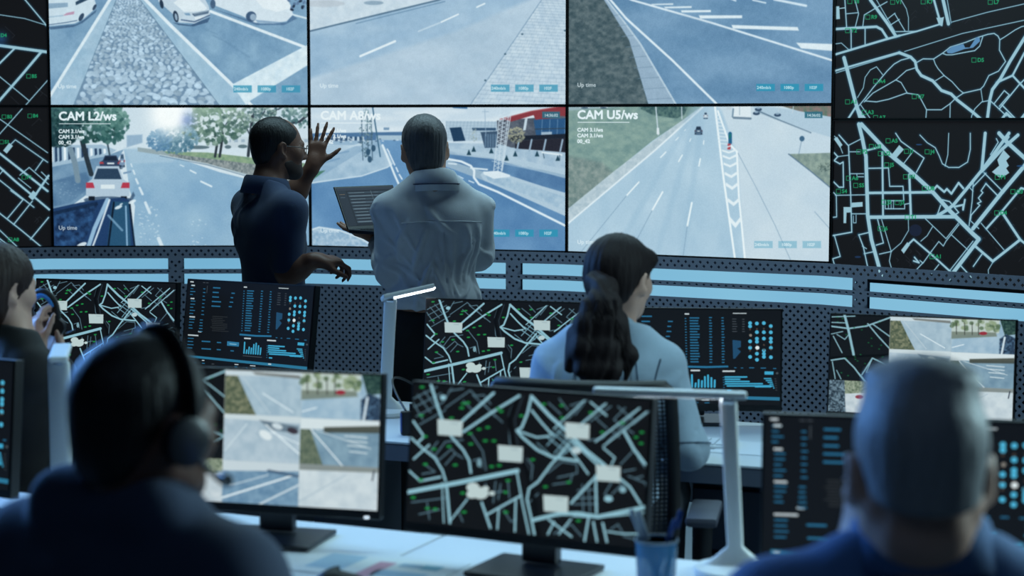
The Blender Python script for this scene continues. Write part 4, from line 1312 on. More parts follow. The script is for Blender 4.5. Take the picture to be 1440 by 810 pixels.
def mini_scene(c, q, kind):
    """small live picture drawn in quad q (tl, tr, br, bl) with coordinates 0..1"""
    def P(pts):
        r = []
        for u, v in pts:
            a = np.array(q[0]) * (1 - u) + np.array(q[1]) * u
            b = np.array(q[3]) * (1 - u) + np.array(q[2]) * u
            r.append(tuple(a * (1 - v) + b * v))
        return r
    full = P([(0, 0), (1, 0), (1, 1), (0, 1)])
    if kind == 'verge':
        c.poly(full, mottled((158, 186, 206), (178, 202, 218), 30)); c.poly(P([(0, .12), (.16, .1), (.30, .6), (.42, 1), (0, 1)]), mottled((70, 86, 66), (140, 142, 110), 9, 1, 3))
        c.poly(P([(0, 0), (1, 0), (1, .1), (0, .12)]), (206, 220, 228)); c.line(P([(.5, .5), (.9, .9)]), 1.2, WHITE); c.line(P([(.2, .08), (.6, .95)]), 1, (196, 212, 222)); c.poly(P([(.35, .02), (.98, .06), (.98, .14), (.4, .08)]), (110, 110, 104), .8, 3)
    elif kind == 'junction':
        c.poly(full, mottled((166, 190, 208), (188, 206, 220), 30)); c.poly(P([(0, 0), (1, 0), (1, .14), (0, .1)]), (210, 222, 228)); c.poly(P([(.46, .1), (.98, .2), (.98, .36), (.6, .3)]), (90, 112, 130), .8, 5)
        c.line(P([(.55, .2), (1, .8)]), 1.5, WHITE); c.line(P([(.3, .2), (.02, .8)]), 1.2, (214, 228, 236)); c.line(P([(.62, .35), (1, .58)]), 1, WHITE)
        c.ell(*P([(.55, .42)])[0], 28, 16, (230, 238, 242), 1, 4, .5); c.ell(*P([(.7, .22)])[0], 22, 11, (212, 224, 232), 1, 4, .3); c.ell(*P([(.9, .3)])[0], 22, 12, (62, 54, 66), 1, 4, .3)
    elif kind == 'avenue':
        c.poly(full, mottled((150, 184, 210), (172, 200, 220), 30)); c.poly(P([(0, 0), (.75, 0), (.75, .38), (0, .5)]), (196, 208, 200)); c.poly(P([(0, .38), (.7, .36), (.72, .48), (0, .6)]), (122, 134, 120), .9, 5)
        for i in range(34):
            u, v = rng.random() * .75, rng.random() * .3
            c.ell(*P([(u, v)])[0], 12, 10, (86, 112, 76) if i % 2 else (150, 168, 130), .8, 4, 0, 7)
        for u in (.07, .2, .32, .42):
            c.line(P([(u, .1), (u + .01, .46)]), 1.1, (56, 60, 54))
        c.poly(P([(.76, 0), (1, 0), (1, .4), (.84, .45)]), mottled((28, 58, 58), (70, 104, 92), 8)); c.poly(P([(.76, .55), (.86, .4), (1, .5), (1, 1), (.76, 1)]), mottled((22, 38, 62), (80, 116, 150), 8), 1, 5)
        c.line(P([(.84, .5), (.8, 1)]), 2.6, (210, 226, 238)); c.line(P([(.02, .86), (.2, .76)]), 1.2, WHITE); c.ell(*P([(.5, .4)])[0], 20, 9, (170, 44, 60), 1, 3)
    elif kind == 'bars':
        c.poly(full, mottled((110, 146, 172), (134, 168, 190), 30)); c.poly(P([(0, 0), (1, 0), (1, .2), (0, .24)]), (222, 232, 236)); c.poly(P([(.3, .18), (1, .1), (1, .26), (.3, .3)]), (70, 74, 64), .9, 4)
        c.poly(P([(0, .24), (.13, .24), (.3, 1), (0, 1)]), mottled((82, 100, 84), (120, 132, 108), 8)); c.line(P([(.14, .25), (.55, 1)]), 1.3, WHITE); c.line(P([(.2, .25), (.9, .6)]), 1, (200, 216, 226))
        for v in (.35, .45, .55, .68):
            c.line(P([(.5 + v * .2, v), (.85, v + .02)]), 1.4, (206, 222, 230))
    elif kind == 'plaza':
        c.poly(full, mottled((196, 210, 220), (216, 226, 232), 30)); c.poly(P([(0, 0), (1, 0), (1, .12), (0, .14)]), (120, 128, 124), .8, 4); c.line(P([(.6, .2), (.0, .9)]), 1, (170, 192, 208)); c.line(P([(.95, .08), (.93, .3)]), 1.6, (46, 58, 80))
    elif kind == 'road':
        c.poly(full, mottled((96, 138, 174), (126, 164, 194), 20)); c.poly(P([(0, 0), (1, 0), (1, .18), (0, .25)]), (206, 218, 226)); c.line(P([(0, .9), (.9, .3)]), 2, WHITE); c.line(P([(.5, 1), (1, .5)]), 2, (210, 224, 234)); c.line(P([(.1, .6), (.6, .3)]), 1.2, (200, 216, 228)); c.line(P([(.6, .2), (1, .3)]), 3, (64, 90, 120), .8)
    elif kind == 'street':
        c.poly(full, mottled((190, 204, 214), (214, 222, 228), 20)); c.poly(P([(.1, 0), (1, 0), (1, .3), (.1, .45)]), mottled((92, 112, 88), (176, 184, 160), 7)); c.poly(P([(0, 0), (.26, 0), (.3, 1), (0, 1)]), mottled((28, 44, 58), (130, 158, 176), 7)); c.ell(*P([(.52, .5)])[0], 20, 10, (160, 60, 74), 1, 3)
    elif kind == 'map':
        c.poly(full, (18, 22, 26))
        g = np.random.default_rng(2)
        for w, p in ((3.6, [(.22, 0), (.3, .4), (.4, 1)]), (2.2, [(0, .3), (.3, .34), (.6, .26), (1, .02)]), (1.8, [(.62, .2), (.8, .5), (1, .8)]), (1.4, [(0, .2), (.25, .2)]), (1.4, [(.0, .06), (.4, .02)]), (1.6, [(.7, .2), (1, .5)]),
                     (1.2, [(0, .5), (.2, .42)]), (1.4, [(.04, .55), (.2, .96)]), (1.2, [(.1, .5), (.24, .62), (.3, .5)])):
            v = [(a, b * .6) for a, b in p]
            c.line(P(v), w, (140, 190, 206), 1, 2)
        c.line(P([(0, .66), (.5, .62), (1, .58)]), 3, (6, 8, 10))
        for w, p in ((2, [(.02, .7), (.25, .66), (.42, .8), (.6, 1)]), (1.8, [(.55, .9), (.72, .64), (1, .74)]), (1.5, [(.72, .64), (.62, .86), (.9, .8)]), (1.4, [(.64, .96), (1, .74)]), (1.4, [(.04, .72), (.1, .98)]), (1.2, [(.12, .85), (.2, .98)]), (1.4, [(.5, .88), (.62, 1)])):
            c.line(P(p), w, (140, 190, 206), 1, 2)
        for i in range(26):
            c.ell(*P([(g.random(), g.random())])[0], 5, 2.4, (18, 130, 66), .9, 2, 0, 6)


E_QUAD = [(78, 237), (990, 280), (965, 782), (48, 735)]


def pic_mosaic():
    c = Canvas(E_QUAD, 900, 510, (30, 40, 50))
    c.wk = 3.5
    def lerp(u, v):
        a = np.array(E_QUAD[0]) * (1 - u) + np.array(E_QUAD[1]) * u
        b = np.array(E_QUAD[3]) * (1 - u) + np.array(E_QUAD[2]) * u
        return a * (1 - v) + b * v
    for u0, u1, v0, v1, k in ((0, .325, 0, .675, 'map'), (0, .325, .675, 1, 'street'), (.325, .66, 0, .33, 'verge'), (.325, .66, .33, .68, 'junction'), (.325, .66, .68, 1, 'road'),
                              (.66, 1, 0, .335, 'avenue'), (.66, 1, .335, .68, 'bars'), (.66, 1, .68, 1, 'plaza')):
        mini_scene(c, [lerp(u0, v0), lerp(u1, v0), lerp(u1, v1), lerp(u0, v1)], k)
    for u in (.325, .66):
        c.line([lerp(u, 0), lerp(u, 1)], .6, (196, 208, 214), .5)
    c.grain(6, 2)
    return c.image('camera_mosaic_picture')


def pic_laptop():
    c = Canvas([(0, 0), (300, 0), (300, 200), (0, 200)], 600, 400, (24, 30, 42))
    c.poly([(0, 0), (300, 0), (300, 14), (0, 14)], (38, 46, 60)); c.poly([(0, 14), (44, 14), (44, 200), (0, 200)], (30, 38, 52))
    for i in range(10):
        y = 22 + i * 17
        c.poly([(52, y), (292, y), (292, y + 10), (52, y + 10)], (58, 74, 90) if i % 2 else (44, 58, 72))
        c.line([(60, y + 5), (60 + 60 + 50 * rng.random(), y + 5)], 2, (110, 130, 140), .8); c.line([(190, y + 5), (200 + 60 * rng.random(), y + 5)], 2, (96, 116, 130), .7)
    c.line([(176, 18), (176, 196)], 1.2, (130, 150, 160), .8)
    c.line([(8, 34), (34, 34)], 2, (140, 110, 70), .8); c.line([(8, 50), (30, 50)], 2, (90, 110, 130), .8)
    return c.image('laptop_picture')

# ------------------------------------------------------------------ materials
M = {}
M['wall'] = material('dark_wall_paint', (30, 36, 46), .8, .1, 3)
M['ceiling'] = material('ceiling_paint', (40, 46, 56), .9, .1, 3)
M['floor'] = material('grey_vinyl_floor', (150, 162, 174), .45, .08, 6)
M['perforated'] = material('perforated_steel', (122, 130, 150), .6, .05, 8)
M['hole'] = material('dark_backing', (14, 22, 44), .9)
M['bezel'] = material('black_bezel', (10, 11, 14), .4)
M['seam'] = material('panel_edge', (8, 9, 12), .5)
M['strip'] = None
M['desk'] = material('white_laminate', (214, 220, 226), .42, .03, 5)
M['desk_edge'] = material('grey_desk_edge', (96, 104, 120), .6, .04, 9)
M['desk_panel'] = material('dark_grey_panel', (44, 52, 66), .7, .06, 6)
M['steel'] = material('dark_steel', (58, 64, 74), .4, .05, 12, metal=.6)
M['stand'] = material('monitor_stand_plastic', (28, 32, 40), .3)
M['lamp'] = material('lamp_white_plastic', (222, 226, 226), .38, .02, 9)
M['lamp_led'] = material('lamp_led', (240, 246, 250), .4, emit=(236, 244, 250), strength=7)
M['chrome'] = material('chrome', (205, 212, 220), .15, metal=1.0)
M['black_plastic'] = material('black_plastic', (14, 14, 17), .5)
M['mesh_fabric'] = material('black_mesh_fabric', (30, 32, 36), .8)
M['chair_seat'] = material('charcoal_seat_fabric', (36, 40, 48), .85, .1, 60, .3)
M['armrest'] = material('grey_armrest_pad', (74, 78, 92), .55)
M['cup'] = material('blue_clear_plastic', (92, 170, 222), .15, alpha=.5)
M['pen_blue'] = material('blue_pen_plastic', (28, 62, 130), .35)
M['pen_grey'] = material('grey_pen_plastic', (150, 166, 180), .35)
M['paper'] = material('white_paper', (214, 220, 226), .8, .03, 8)
M['pink'] = material('pink_print', (196, 150, 172), .8)
M['teal'] = material('teal_print', (130, 182, 204), .8)
M['blue_print'] = material('blue_print', (160, 188, 212), .8)
M['glow_button'] = material('power_light', (230, 240, 250), .4, emit=(226, 240, 250), strength=1.0)

# ------------------------------------------------------------------ room shell
def slab(name, lo, hi, mat):
    lo, hi = np.array(lo, float), np.array(hi, float)
    o = MB().box((lo + hi) / 2 * [1, 1, 1], hi - lo).build(name, mat)
    o['kind'] = 'structure'
    return o

slab('floor', (-4.6, -1.0, -.1), (4.6, 9.8, 0), M['floor'])
slab('ceiling', (-4.6, -1.0, 3.2), (4.6, 9.8, 3.3), M['ceiling'])
slab('wall_front', (-4.6, 9.7, 0), (4.6, 9.8, 3.2), M['wall'])
slab('wall_back', (-4.6, -1.1, 0), (4.6, -1.0, 3.2), M['wall'])
slab('wall_left', (-4.7, -1.0, 0), (-4.6, 9.8, 3.2), M['wall'])
slab('wall_right', (4.6, -1.0, 0), (4.7, 9.8, 3.2), M['wall'])

# ------------------------------------------------------------------ video wall
def offset_path(path, d):
    """joint points moved towards the room by d"""
    out = []
    for i, p in enumerate(path):
        a, b = path[max(0, i - 1)], path[min(len(path) - 1, i + 1)]
        t = (b - a) / np.linalg.norm(b - a)
        out.append(p + d * np.array([t[1], -t[0]]))
    return out


def wall_screen(name, i, z0, z1, image, label, cat, group, strength=1.0):
    a, b = JOINT[i], JOINT[i + 1]
    L = np.linalg.norm(b - a)
    ang = math.atan2(b[1] - a[1], b[0] - a[0])
    root = empty(name, ((a[0] + b[0]) / 2, (a[1] + b[1]) / 2, z0), ang)
    tag(root, label, cat, group)
    h, w = z1 - z0, L
    MB().box((0, .045, h / 2), (w - .004, .07, h - .004), bevel=.003).build('housing', M['seam'], root)
    for sx in (-1, 1):
        MB().box((sx * (w / 2 - .0045), .004, h / 2), (.005, .014, h - .004)).build('bezel', M['bezel'], root)
    for sz in (0, 1):
        MB().box((0, .004, .0045 + sz * (h - .009)), (w - .004, .014, .005)).build('bezel', M['bezel'], root)
    g = .004
    quad_screen('display', (-w / 2 + g, .005, h - g), (w / 2 - g, .005, h - g), (w / 2 - g, .005, g), (-w / 2 + g, .005, g),
                screen_material(name + '_picture', image, strength), root)
    MB().box((0, .10, h / 2), (w * .6, .04, .12)).build('wall_bracket', M['steel'], root)
    return root

VG = 'traffic camera screens of the video wall'
wall_screen('video_panel', 1, Z_SEAM, Z_TOP, pic_cobbles(), 'large wall screen showing a cobbled strip between two lanes with pale cars', 'screen', VG)
wall_screen('video_panel', 2, Z_SEAM, Z_TOP, pic_pavers(), 'large wall screen showing an empty road beside a paved brick sidewalk', 'screen', VG)
wall_screen('video_panel', 3, Z_SEAM, Z_TOP, pic_markings(), 'large wall screen showing a grass verge and white bar road markings', 'screen', VG)
wall_screen('video_panel', 1, Z_BOT, Z_SEAM, pic_trees(), 'large wall screen captioned CAM L2/ws with parked cars under trees', 'screen', VG)
wall_screen('video_panel', 2, Z_BOT, Z_SEAM, pic_square(), 'large wall screen captioned CAM A8/ws with a blue road and lattice mast', 'screen', VG)
wall_screen('video_panel', 3, Z_BOT, Z_SEAM, pic_highway(), 'large wall screen captioned CAM U5/ws with a pale multilane highway', 'screen', VG)
MG = 'dark city map screens of the video wall'
wall_screen('map_panel', 4, 1.72, 2.405, pic_map_upper(), 'dark city map screen with a blue lake and wide railway band', 'screen', MG)
wall_screen('map_panel', 4, 1.035, 1.72, pic_map_lower(), 'dark city map screen with a dense street grid, above the perforated rail', 'screen', MG)
wall_screen('map_panel', 0, Z_SEAM, Z_TOP, pic_map_left(Z_SEAM, Z_TOP, 'map_left_top'), 'dark street map screen beside the cobbled strip picture', 'screen', MG)
wall_screen('map_panel', 0, Z_BOT, Z_SEAM, pic_map_left(Z_BOT, Z_SEAM, 'map_left_bottom'), 'dark street map screen beside the parked cars and trees picture', 'screen', MG)

# perforated metal front below the screens, with lit strips between its rails
RAIL = offset_path(JOINT, .075)
seg_len = [np.linalg.norm(RAIL[i + 1] - RAIL[i]) for i in range(5)]
cum = np.concatenate([[0], np.cumsum(seg_len)])


def on_path(path, s):
    """point and inward normal at arc length s (measured on RAIL) of a parallel path"""
    i = int(np.clip(np.searchsorted(cum, s, side='right') - 1, 0, 4))
    t = (s - cum[i]) / seg_len[i]
    a, b = path[i], path[i + 1]
    return a + (b - a) * t


def s_at_pixel(u):
    k = (u - 720) / FPX
    for i in range(5):
        a, b = RAIL[i], RAIL[i + 1]
        den = (b[0] - a[0]) - k * 1.0 * (b[1] - a[1])
        t = (k * a[1] - a[0]) / den
        if 0 <= t <= 1:
            return cum[i] + t * seg_len[i]
    return 0.0

BACK = offset_path(JOINT, .045)
barrier = empty('perforated_barrier', (0.0, 8.7, 0.0))
tag(barrier, 'grey perforated steel barrier with lit blue strips under the screens', 'barrier')
BOFF = np.array([0.0, 8.7, 0.0])


def perforated(s0, s1, z0, z1, ax, nz, name, ratio=.46):
    """sheet tiled by diamonds, each with a diamond hole"""
    nx = max(2, int(round((s1 - s0) / ax / 2)) * 2)
    hx, hz = (s1 - s0) / nx, (z1 - z0) / nz
    mb = MB()
    vs, fs = [], []
    def V(i, j):
        s = s0 + i * hx
        p = on_path(RAIL, min(max(s, s0), s1))
        return (p[0], p[1] - 8.7, z0 + j * hz)
    for i in range(nx + 1):
        for j in range(nz + 1):
            if (i + j) % 2 == 0:
                continue
            out = [(i + 1, j), (i, j + 1), (i - 1, j), (i, j - 1)]
            if 0 < i < nx and 0 < j < nz:
                n = len(vs)
                vs += [V(*q) for q in out] + [V(i + (q[0] - i) * ratio, j + (q[1] - j) * ratio) for q in out]
                fs += [[n + k, n + (k + 1) % 4, n + 4 + (k + 1) % 4, n + 4 + k] for k in range(4)]
            else:
                pts = [q for q in out if 0 <= q[0] <= nx and 0 <= q[1] <= nz]
                pts = sorted(set([(i, j)] + pts), key=lambda q: math.atan2(q[1] - (sum(p[1] for p in pts) + j) / (len(pts) + 1), q[0] - (sum(p[0] for p in pts) + i) / (len(pts) + 1)))
                if len(pts) >= 3:
                    n = len(vs)
                    vs += [V(*q) for q in pts]
                    fs.append([n + k for k in range(len(pts))])
    # corner quarters of the checkerboard
    for i, j, a, b in ((0, 0, (1, 0), (0, 1)), (nx, 0, (nx, 1), (nx - 1, 0)), (nx, nz, (nx - 1, nz), (nx, nz - 1)), (0, nz, (0, nz - 1), (1, nz))):
        if (i + j) % 2 == 0:
            n = len(vs)
            vs += [V(i, j), V(*a), V(*b)]
            fs.append([n, n + 1, n + 2])
    mb.add(vs, fs)
    o = mb.build(name, M['perforated'], barrier)
    sm = o.modifiers.new('thickness', 'SOLIDIFY')
    sm.thickness = .003
    sm.offset = -1
    return o


def ribbon(path, s0, s1, z0, z1, name, mat, thick=.006, step=.2):
    n = max(2, int((s1 - s0) / step) + 1)
    ss = sorted(set(list(np.linspace(s0, s1, n)) + [c for c in cum if s0 < c < s1]))
    vs, fs = [], []
    for s in ss:
        p = on_path(path, s)
        for dy in (0, thick):
            for z in (z0, z1):
                vs.append((p[0], p[1] - 8.7 + dy, z))
    for k in range(len(ss) - 1):
        a, b = 4 * k, 4 * k + 4
        fs += [[a, b, b + 1, a + 1], [a + 2, a + 3, b + 3, b + 2], [a + 1, b + 1, b + 3, a + 3], [a, a + 2, b + 2, b]]
    e = 4 * (len(ss) - 1)
    fs += [[0, 1, 3, 2], [e, e + 2, e + 3, e + 1]]
    return MB().add(vs, fs).build(name, mat, barrier)

ax = .0178
S_END = cum[-1]
posts = [s_at_pixel(u) for u in (245.5, 721.5, 1211)]
posts = [posts[0] - 1.57] + posts
PW = .072
perforated(0, S_END, 1.050, 1.105, ax, 3, 'top_rail')
perforated(0, S_END, .975, .998, ax, 2, 'middle_rail', .5)
perforated(0, S_END, .10, .926, ax, 46, 'lower_sheet')
for s in posts:
    if s > 0:
        perforated(s - PW / 2, s + PW / 2, .998, 1.050, ax, 3, 'post')
        perforated(s - PW / 2, s + PW / 2, .926, .975, ax, 3, 'post')
edges = [0] + [q for s in posts if s > PW for q in (s - PW / 2, s + PW / 2)] + [S_END]
mstrip = bpy.data.materials.new('lit_strip')
mstrip.use_nodes = True
nt = mstrip.node_tree
pb = nt.nodes['Principled BSDF']
pb.inputs['Base Color'].default_value = (.02, .03, .04, 1)
tcn = nt.nodes.new('ShaderNodeTexCoord'); nz_ = nt.nodes.new('ShaderNodeTexNoise'); nz_.inputs['Scale'].default_value = .9
rmp = nt.nodes.new('ShaderNodeMix'); rmp.data_type = 'RGBA'
rmp.inputs[6].default_value = (*s2l((92, 158, 198)), 1); rmp.inputs[7].default_value = (*s2l((150, 206, 228)), 1)
nt.links.new(tcn.outputs['Object'], nz_.inputs['Vector']); nt.links.new(nz_.outputs['Fac'], rmp.inputs[0])
nt.links.new(rmp.outputs[2], pb.inputs['Emission Color']); pb.inputs['Emission Strength'].default_value = 1.0
for a, b in zip(edges[::2], edges[1::2]):
    ribbon(BACK, a, b, .994, 1.032 if a > posts[3] else 1.054, 'light_strip', mstrip)
    ribbon(BACK, a, b, .922, .979, 'light_strip', mstrip)
ribbon(BACK, 0, S_END, .08, .918, 'backing_sheet', M['hole'])
ribbon(offset_path(JOINT, .035), 0, posts[3] - PW, .918, 1.10, 'backing_sheet', M['hole'])
ribbon(offset_path(JOINT, .035), posts[3] - PW, S_END, .918, 1.034, 'backing_sheet', M['hole'])
ribbon(offset_path(JOINT, .08), 0, S_END, 0, .11, 'plinth', M['desk_panel'], .03)

# ------------------------------------------------------------------ desks
DZ = .74


def desk(label, x, y, ang, L, W, modesty=True, pedestal=None, group=None):
    """x, y: middle of the near edge; ang: yaw (right end closer when positive)"""
    root = empty('desk', (x, y, 0), -ang)
    tag(root, label, 'desk', group)
    MB().box((0, W / 2, DZ - .004), (L, W, .008), bevel=.002).build('worktop', M['desk'], root)
    MB().box((0, W / 2, DZ - .035), (L - .004, W - .004, .05)).build('worktop_core', M['desk_edge'], root)
    if modesty:
        MB().box((0, W - .12, .42), (L - .12, .018, .5)).build('modesty_panel', M['desk_panel'], root)
    if pedestal is not None:
        pd = MB().box((pedestal, W * .5, .36), (.38, W * .62, .60), bevel=.004).build('pedestal', M['desk_panel'], root)
        for k in range(3):
            dr = MB().box((pedestal, W * .19 - .009, .17 + .19 * k), (.365, .018, .178), bevel=.003).build('drawer', M['desk_panel'], pd)
    for sx in (-1, 1):
        MB().box((sx * (L / 2 - .06), W / 2, .34), (.035, W * .8, .68), bevel=.004).build('leg', M['desk_panel'], root)
        MB().box((sx * (L / 2 - .06), W / 2, .012), (.06, W * .9, .024), bevel=.004).build('foot', M['steel'], root)
    MB().box((0, W - .05, .64), (L - .2, .07, .05), bevel=.004).build('cable_tray', M['steel'], root)
    return root


desk('white desk along the front row under the camera mosaic monitor', -1.196, 3.80, math.radians(24), 1.50, .85, False)
desk('white desk along the front row holding the blue pen cup', .184, 3.19, math.radians(24), 1.50, .85)
desk('white middle row desk where the ponytailed woman sits', .10, 5.364, math.radians(21), 1.70, .74, False, .60)
desk('white back desk at the left under the two angled monitors', -1.57, 5.85, math.radians(27), 1.30, .90)
desk('white desk under the six picture monitor at the right', 1.62, 4.80, math.radians(25), 1.60, .80)

# ------------------------------------------------------------------ monitors
IM_CITY, IM_DASH, IM_MOS = pic_city(), pic_dashboard(), pic_mosaic()
SM = {'city': screen_material('city_map_screen', IM_CITY, .95), 'dash': screen_material('dashboard_screen', IM_DASH, 1.0), 'mosaic': screen_material('mosaic_screen', IM_MOS, .95)}


def monitor(label, x, y, zc, yaw, tilt, pic, group, on=DZ, button=False):
    """x, y, zc: centre of the picture; yaw > 0 brings the right end closer; tilt leans the top back (degrees)"""
    ya, ti = math.radians(yaw), math.radians(tilt)
    root = empty('monitor', (x, y, on), -ya)
    tag(root, label, 'monitor', group)
    w, h = MON_W, MON_H
    R = np.array([[1, 0, 0], [0, math.cos(ti), math.sin(ti)], [0, -math.sin(ti), math.cos(ti)]])
    zc -= on
    T = lambda p: R @ np.array(p, float) + np.array([0, 0, zc])
    MB().box(T((0, .017, -.004)), (w, .030, h + .006), R, bevel=.003).box(T((0, .040, -.02)), (w * .55, .03, h * .55), R, bevel=.012).build('housing', M['bezel'], root)
    b, bb = .006, .014
    quad_screen('display', T((-w / 2 + b, 0, h / 2 - b)), T((w / 2 - b, 0, h / 2 - b)), T((w / 2 - b, 0, -h / 2 + bb)), T((-w / 2 + b, 0, -h / 2 + bb)), SM[pic], root)
    MB().box((0, .085, (zc - .02) / 2 + .002), (.085, .03, zc - .05), bevel=.006).box((0, .065, zc - .03), (.09, .06, .05), bevel=.006).build('neck', M['stand'], root)
    MB().box((0, .05, .0075), (.25, .19, .011), bevel=.003).build('base_plate', M['stand'], root)
    if button:
        q = T((w / 2 - .03, -.001, -h / 2 - .004))
        MB().lathe([(.0001, 0), (.006, 0), (.006, .004), (.0001, .004)], q, 12).build('power_light', M['glow_button'], root)
    return root

MG1 = 'monitors on the back and middle desks'
MG2 = 'monitors on the front desks'
monitor('map monitor in front of the black clad woman at the left edge', -1.475, 6.60, .98, 17, 5, 'city', MG1)
monitor('dark dashboard monitor below the standing man in navy', -.945, 6.48, .985, 30, 9, 'dash', MG1)
monitor('map monitor below the man in the white shirt, partly behind the ponytailed woman', -.02, 6.02, .965, 16, 8, 'city', MG1)
monitor('dark dashboard monitor to the right of the ponytailed woman', .58, 5.86, .955, 5, 4, 'dash', MG1)
monitor('monitor with map and five road pictures, behind the grey haired seated man', 1.27, 5.66, .95, 20, 7, 'mosaic', MG1)
monitor('large blurred map monitor on the front desk beside the pen cup', .026, 3.86, .987, 27, 7, 'city', MG2)
monitor('blurred monitor with a mosaic of road pictures beside the headset man', -.573, 4.17, .987, 15, 6, 'mosaic', MG2, button=True)
monitor('blurred dashboard monitor in front of the grey haired seated man', .785, 3.60, .968, 12, 2, 'dash', MG2)
monitor('dashboard monitor cut by the left picture edge, only its dark rim showing', -1.435, 4.45, .99, 30, 5, 'dash', MG2)


# ------------------------------------------------------------------ desk lamps
def desk_lamp(label, x, y, post_yaw, lean, arm_dir, arm_tilt, arm_len=.33, h=.385, z=DZ, arm_back=.04, pw=.05, roll=0):
    """lean: sideways shift of the post's top; arm_dir: heading of the arm (degrees, 90 = to the right)"""
    root = empty('desk_lamp', (x, y, z))
    tag(root, label, 'lamp', 'white desk lamps')
    MB().lathe([(.088, 0), (.092, .006), (.09, .016), (.07, .021), (.0001, .022)], (0, 0, 0), 32).build('base', M['lamp'], root, True)
    a = math.radians(post_yaw)
    rt, fw = np.array([math.cos(a), -math.sin(a), 0]), np.array([math.sin(a), math.cos(a), 0])
    mb, vs = MB(), []
    rows = [(.018, .075, .02), (.035, .048, .014), (.06, pw * .88 / 2 * 2 * .55, .011), (.12, pw * .5, .010), (h * .7, pw * .5, .0095), (h - .012, pw * .52, .009), (h - .004, pw * .47, .007)]
    for zz, hw, hd in rows:
        t = zz / h
        c = np.array([lean * t, 0, zz])
        ring = [(hw * math.copysign(abs(math.cos(q)) ** .5, math.cos(q)), hd * math.copysign(abs(math.sin(q)) ** .5, math.sin(q))) for q in np.linspace(0, 2 * math.pi, 16, endpoint=False)]
        vs += [c + rt * u + fw * v for u, v in ring]
    fs = [[r * 16 + k, r * 16 + (k + 1) % 16, (r + 1) * 16 + (k + 1) % 16, (r + 1) * 16 + k] for r in range(len(rows) - 1) for k in range(16)]
    fs += [list(range(16))[::-1], [(len(rows) - 1) * 16 + k for k in range(16)]]
    mb.add(vs, fs).build('post', M['lamp'], root, True)
    top = np.array([lean, 0, h])
    MB().tube([top - rt * .012 - np.array([0, 0, .006]), top + rt * .012 - np.array([0, 0, .006])], .011, 14).build('hinge', M['chrome'], root, True)
    q = math.radians(arm_dir)
    d = np.array([math.sin(q), math.cos(q), math.tan(math.radians(arm_tilt))]); d /= np.linalg.norm(d)
    s = np.cross(d, (0, 0, 1)); s /= np.linalg.norm(s)
    n = np.cross(s, d)
    cr, sr = math.cos(math.radians(roll)), math.sin(math.radians(roll))
    s, n = cr * s + sr * n, cr * n - sr * s
    R = np.stack([d, s, n], 1)
    c = top + d * (arm_len / 2 - arm_back) + n * .006
    MB().box(c, (arm_len, pw * .9, .016), R, bevel=.006).build('arm', M['lamp'], root)
    MB().box(c + d * .02 - n * .0068, (arm_len * .82, pw * .5, .003), R).build('led_strip', M['lamp_led'], root)
    return root

desk_lamp('white desk lamp on the middle desk beside the white shirted man', *at(541, 579, 6.12)[:2], 8, .022, 62, 9, arm_len=.19, h=.39, pw=.042, arm_back=.03, roll=27)
desk_lamp('white desk lamp between the black clad woman and the headset man', -1.108, 4.45, 5, 0.0, -11, 1, arm_len=.24, h=.395, pw=.052)
desk_lamp('white desk lamp with its arm crossing the map monitor, right of the pen cup', .486, 3.90, 10, -.022, -84, 1.0, h=.385, pw=.036, arm_len=.33)

# ------------------------------------------------------------------ small things on the desks
cup_at = np.array([.290, 3.62, DZ])
cup = empty('pen_cup', cup_at)
tag(cup, 'clear blue plastic pen cup on the front desk', 'cup')
MB().lathe([(.034, 0), (.037, .004), (.043, .140), (.041, .141), (.035, .008), (.0001, .006)], (0, 0, 0), 32).build('tumbler', M['cup'], cup, True)
MB().lathe([(.0415, .137), (.0445, .138), (.0445, .1425), (.0415, .1425), (.0415, .137)], (0, 0, 0), 32).build('rim', M['pen_grey'], cup, True)


def pen(label, p0, p1, mat, group=None):
    p0, p1 = np.array(p0, float), np.array(p1, float)
    root = empty('pen', cup_at + p0)
    tag(root, label, 'pen', group)
    d = p1 - p0
    MB().tube([0 * d, d * .06, d * .07, d * .80], [.0012, .0042, .0048, .005], 10).build('barrel', mat, root, True)
    MB().tube([d * .80, d * .97, d], [.0058, .0056, .003], 10).build('cap', M['pen_blue'] if mat is not M['pen_grey'] else mat, root, True)

PG = 'pens in the blue cup'
pen('pale grey pen leaning left out of the blue cup', (.018, .004, .012), (-.052, -.012, .205), M['pen_grey'], PG)
pen('second pale pen leaning left just behind the first in the blue cup', (.022, .012, .012), (-.036, .014, .196), M['pen_grey'], PG)
pen('dark blue capped pen leaning right out of the cup', (-.022, -.004, .012), (.036, -.014, .185), M['pen_blue'], PG)
pen('dark pen standing steepest at the right of the cup', (.008, .01, .012), (.050, .016, .198), M['black_plastic'], PG)


def sheet(label, x, y, ang, w, h, prints, z=DZ, cat='paper', name='paper_sheet', group=None):
    root = empty(name, (x, y, z + .0006), -math.radians(ang))
    tag(root, label, cat, group)
    MB().box((0, 0, .001), (w, h, .0016)).build('leaf', M['paper'], root)
    for px_, py_, pw, ph, m in prints:
        MB().box((px_, py_, .0021), (pw, ph, .0004)).build('print', m, root)

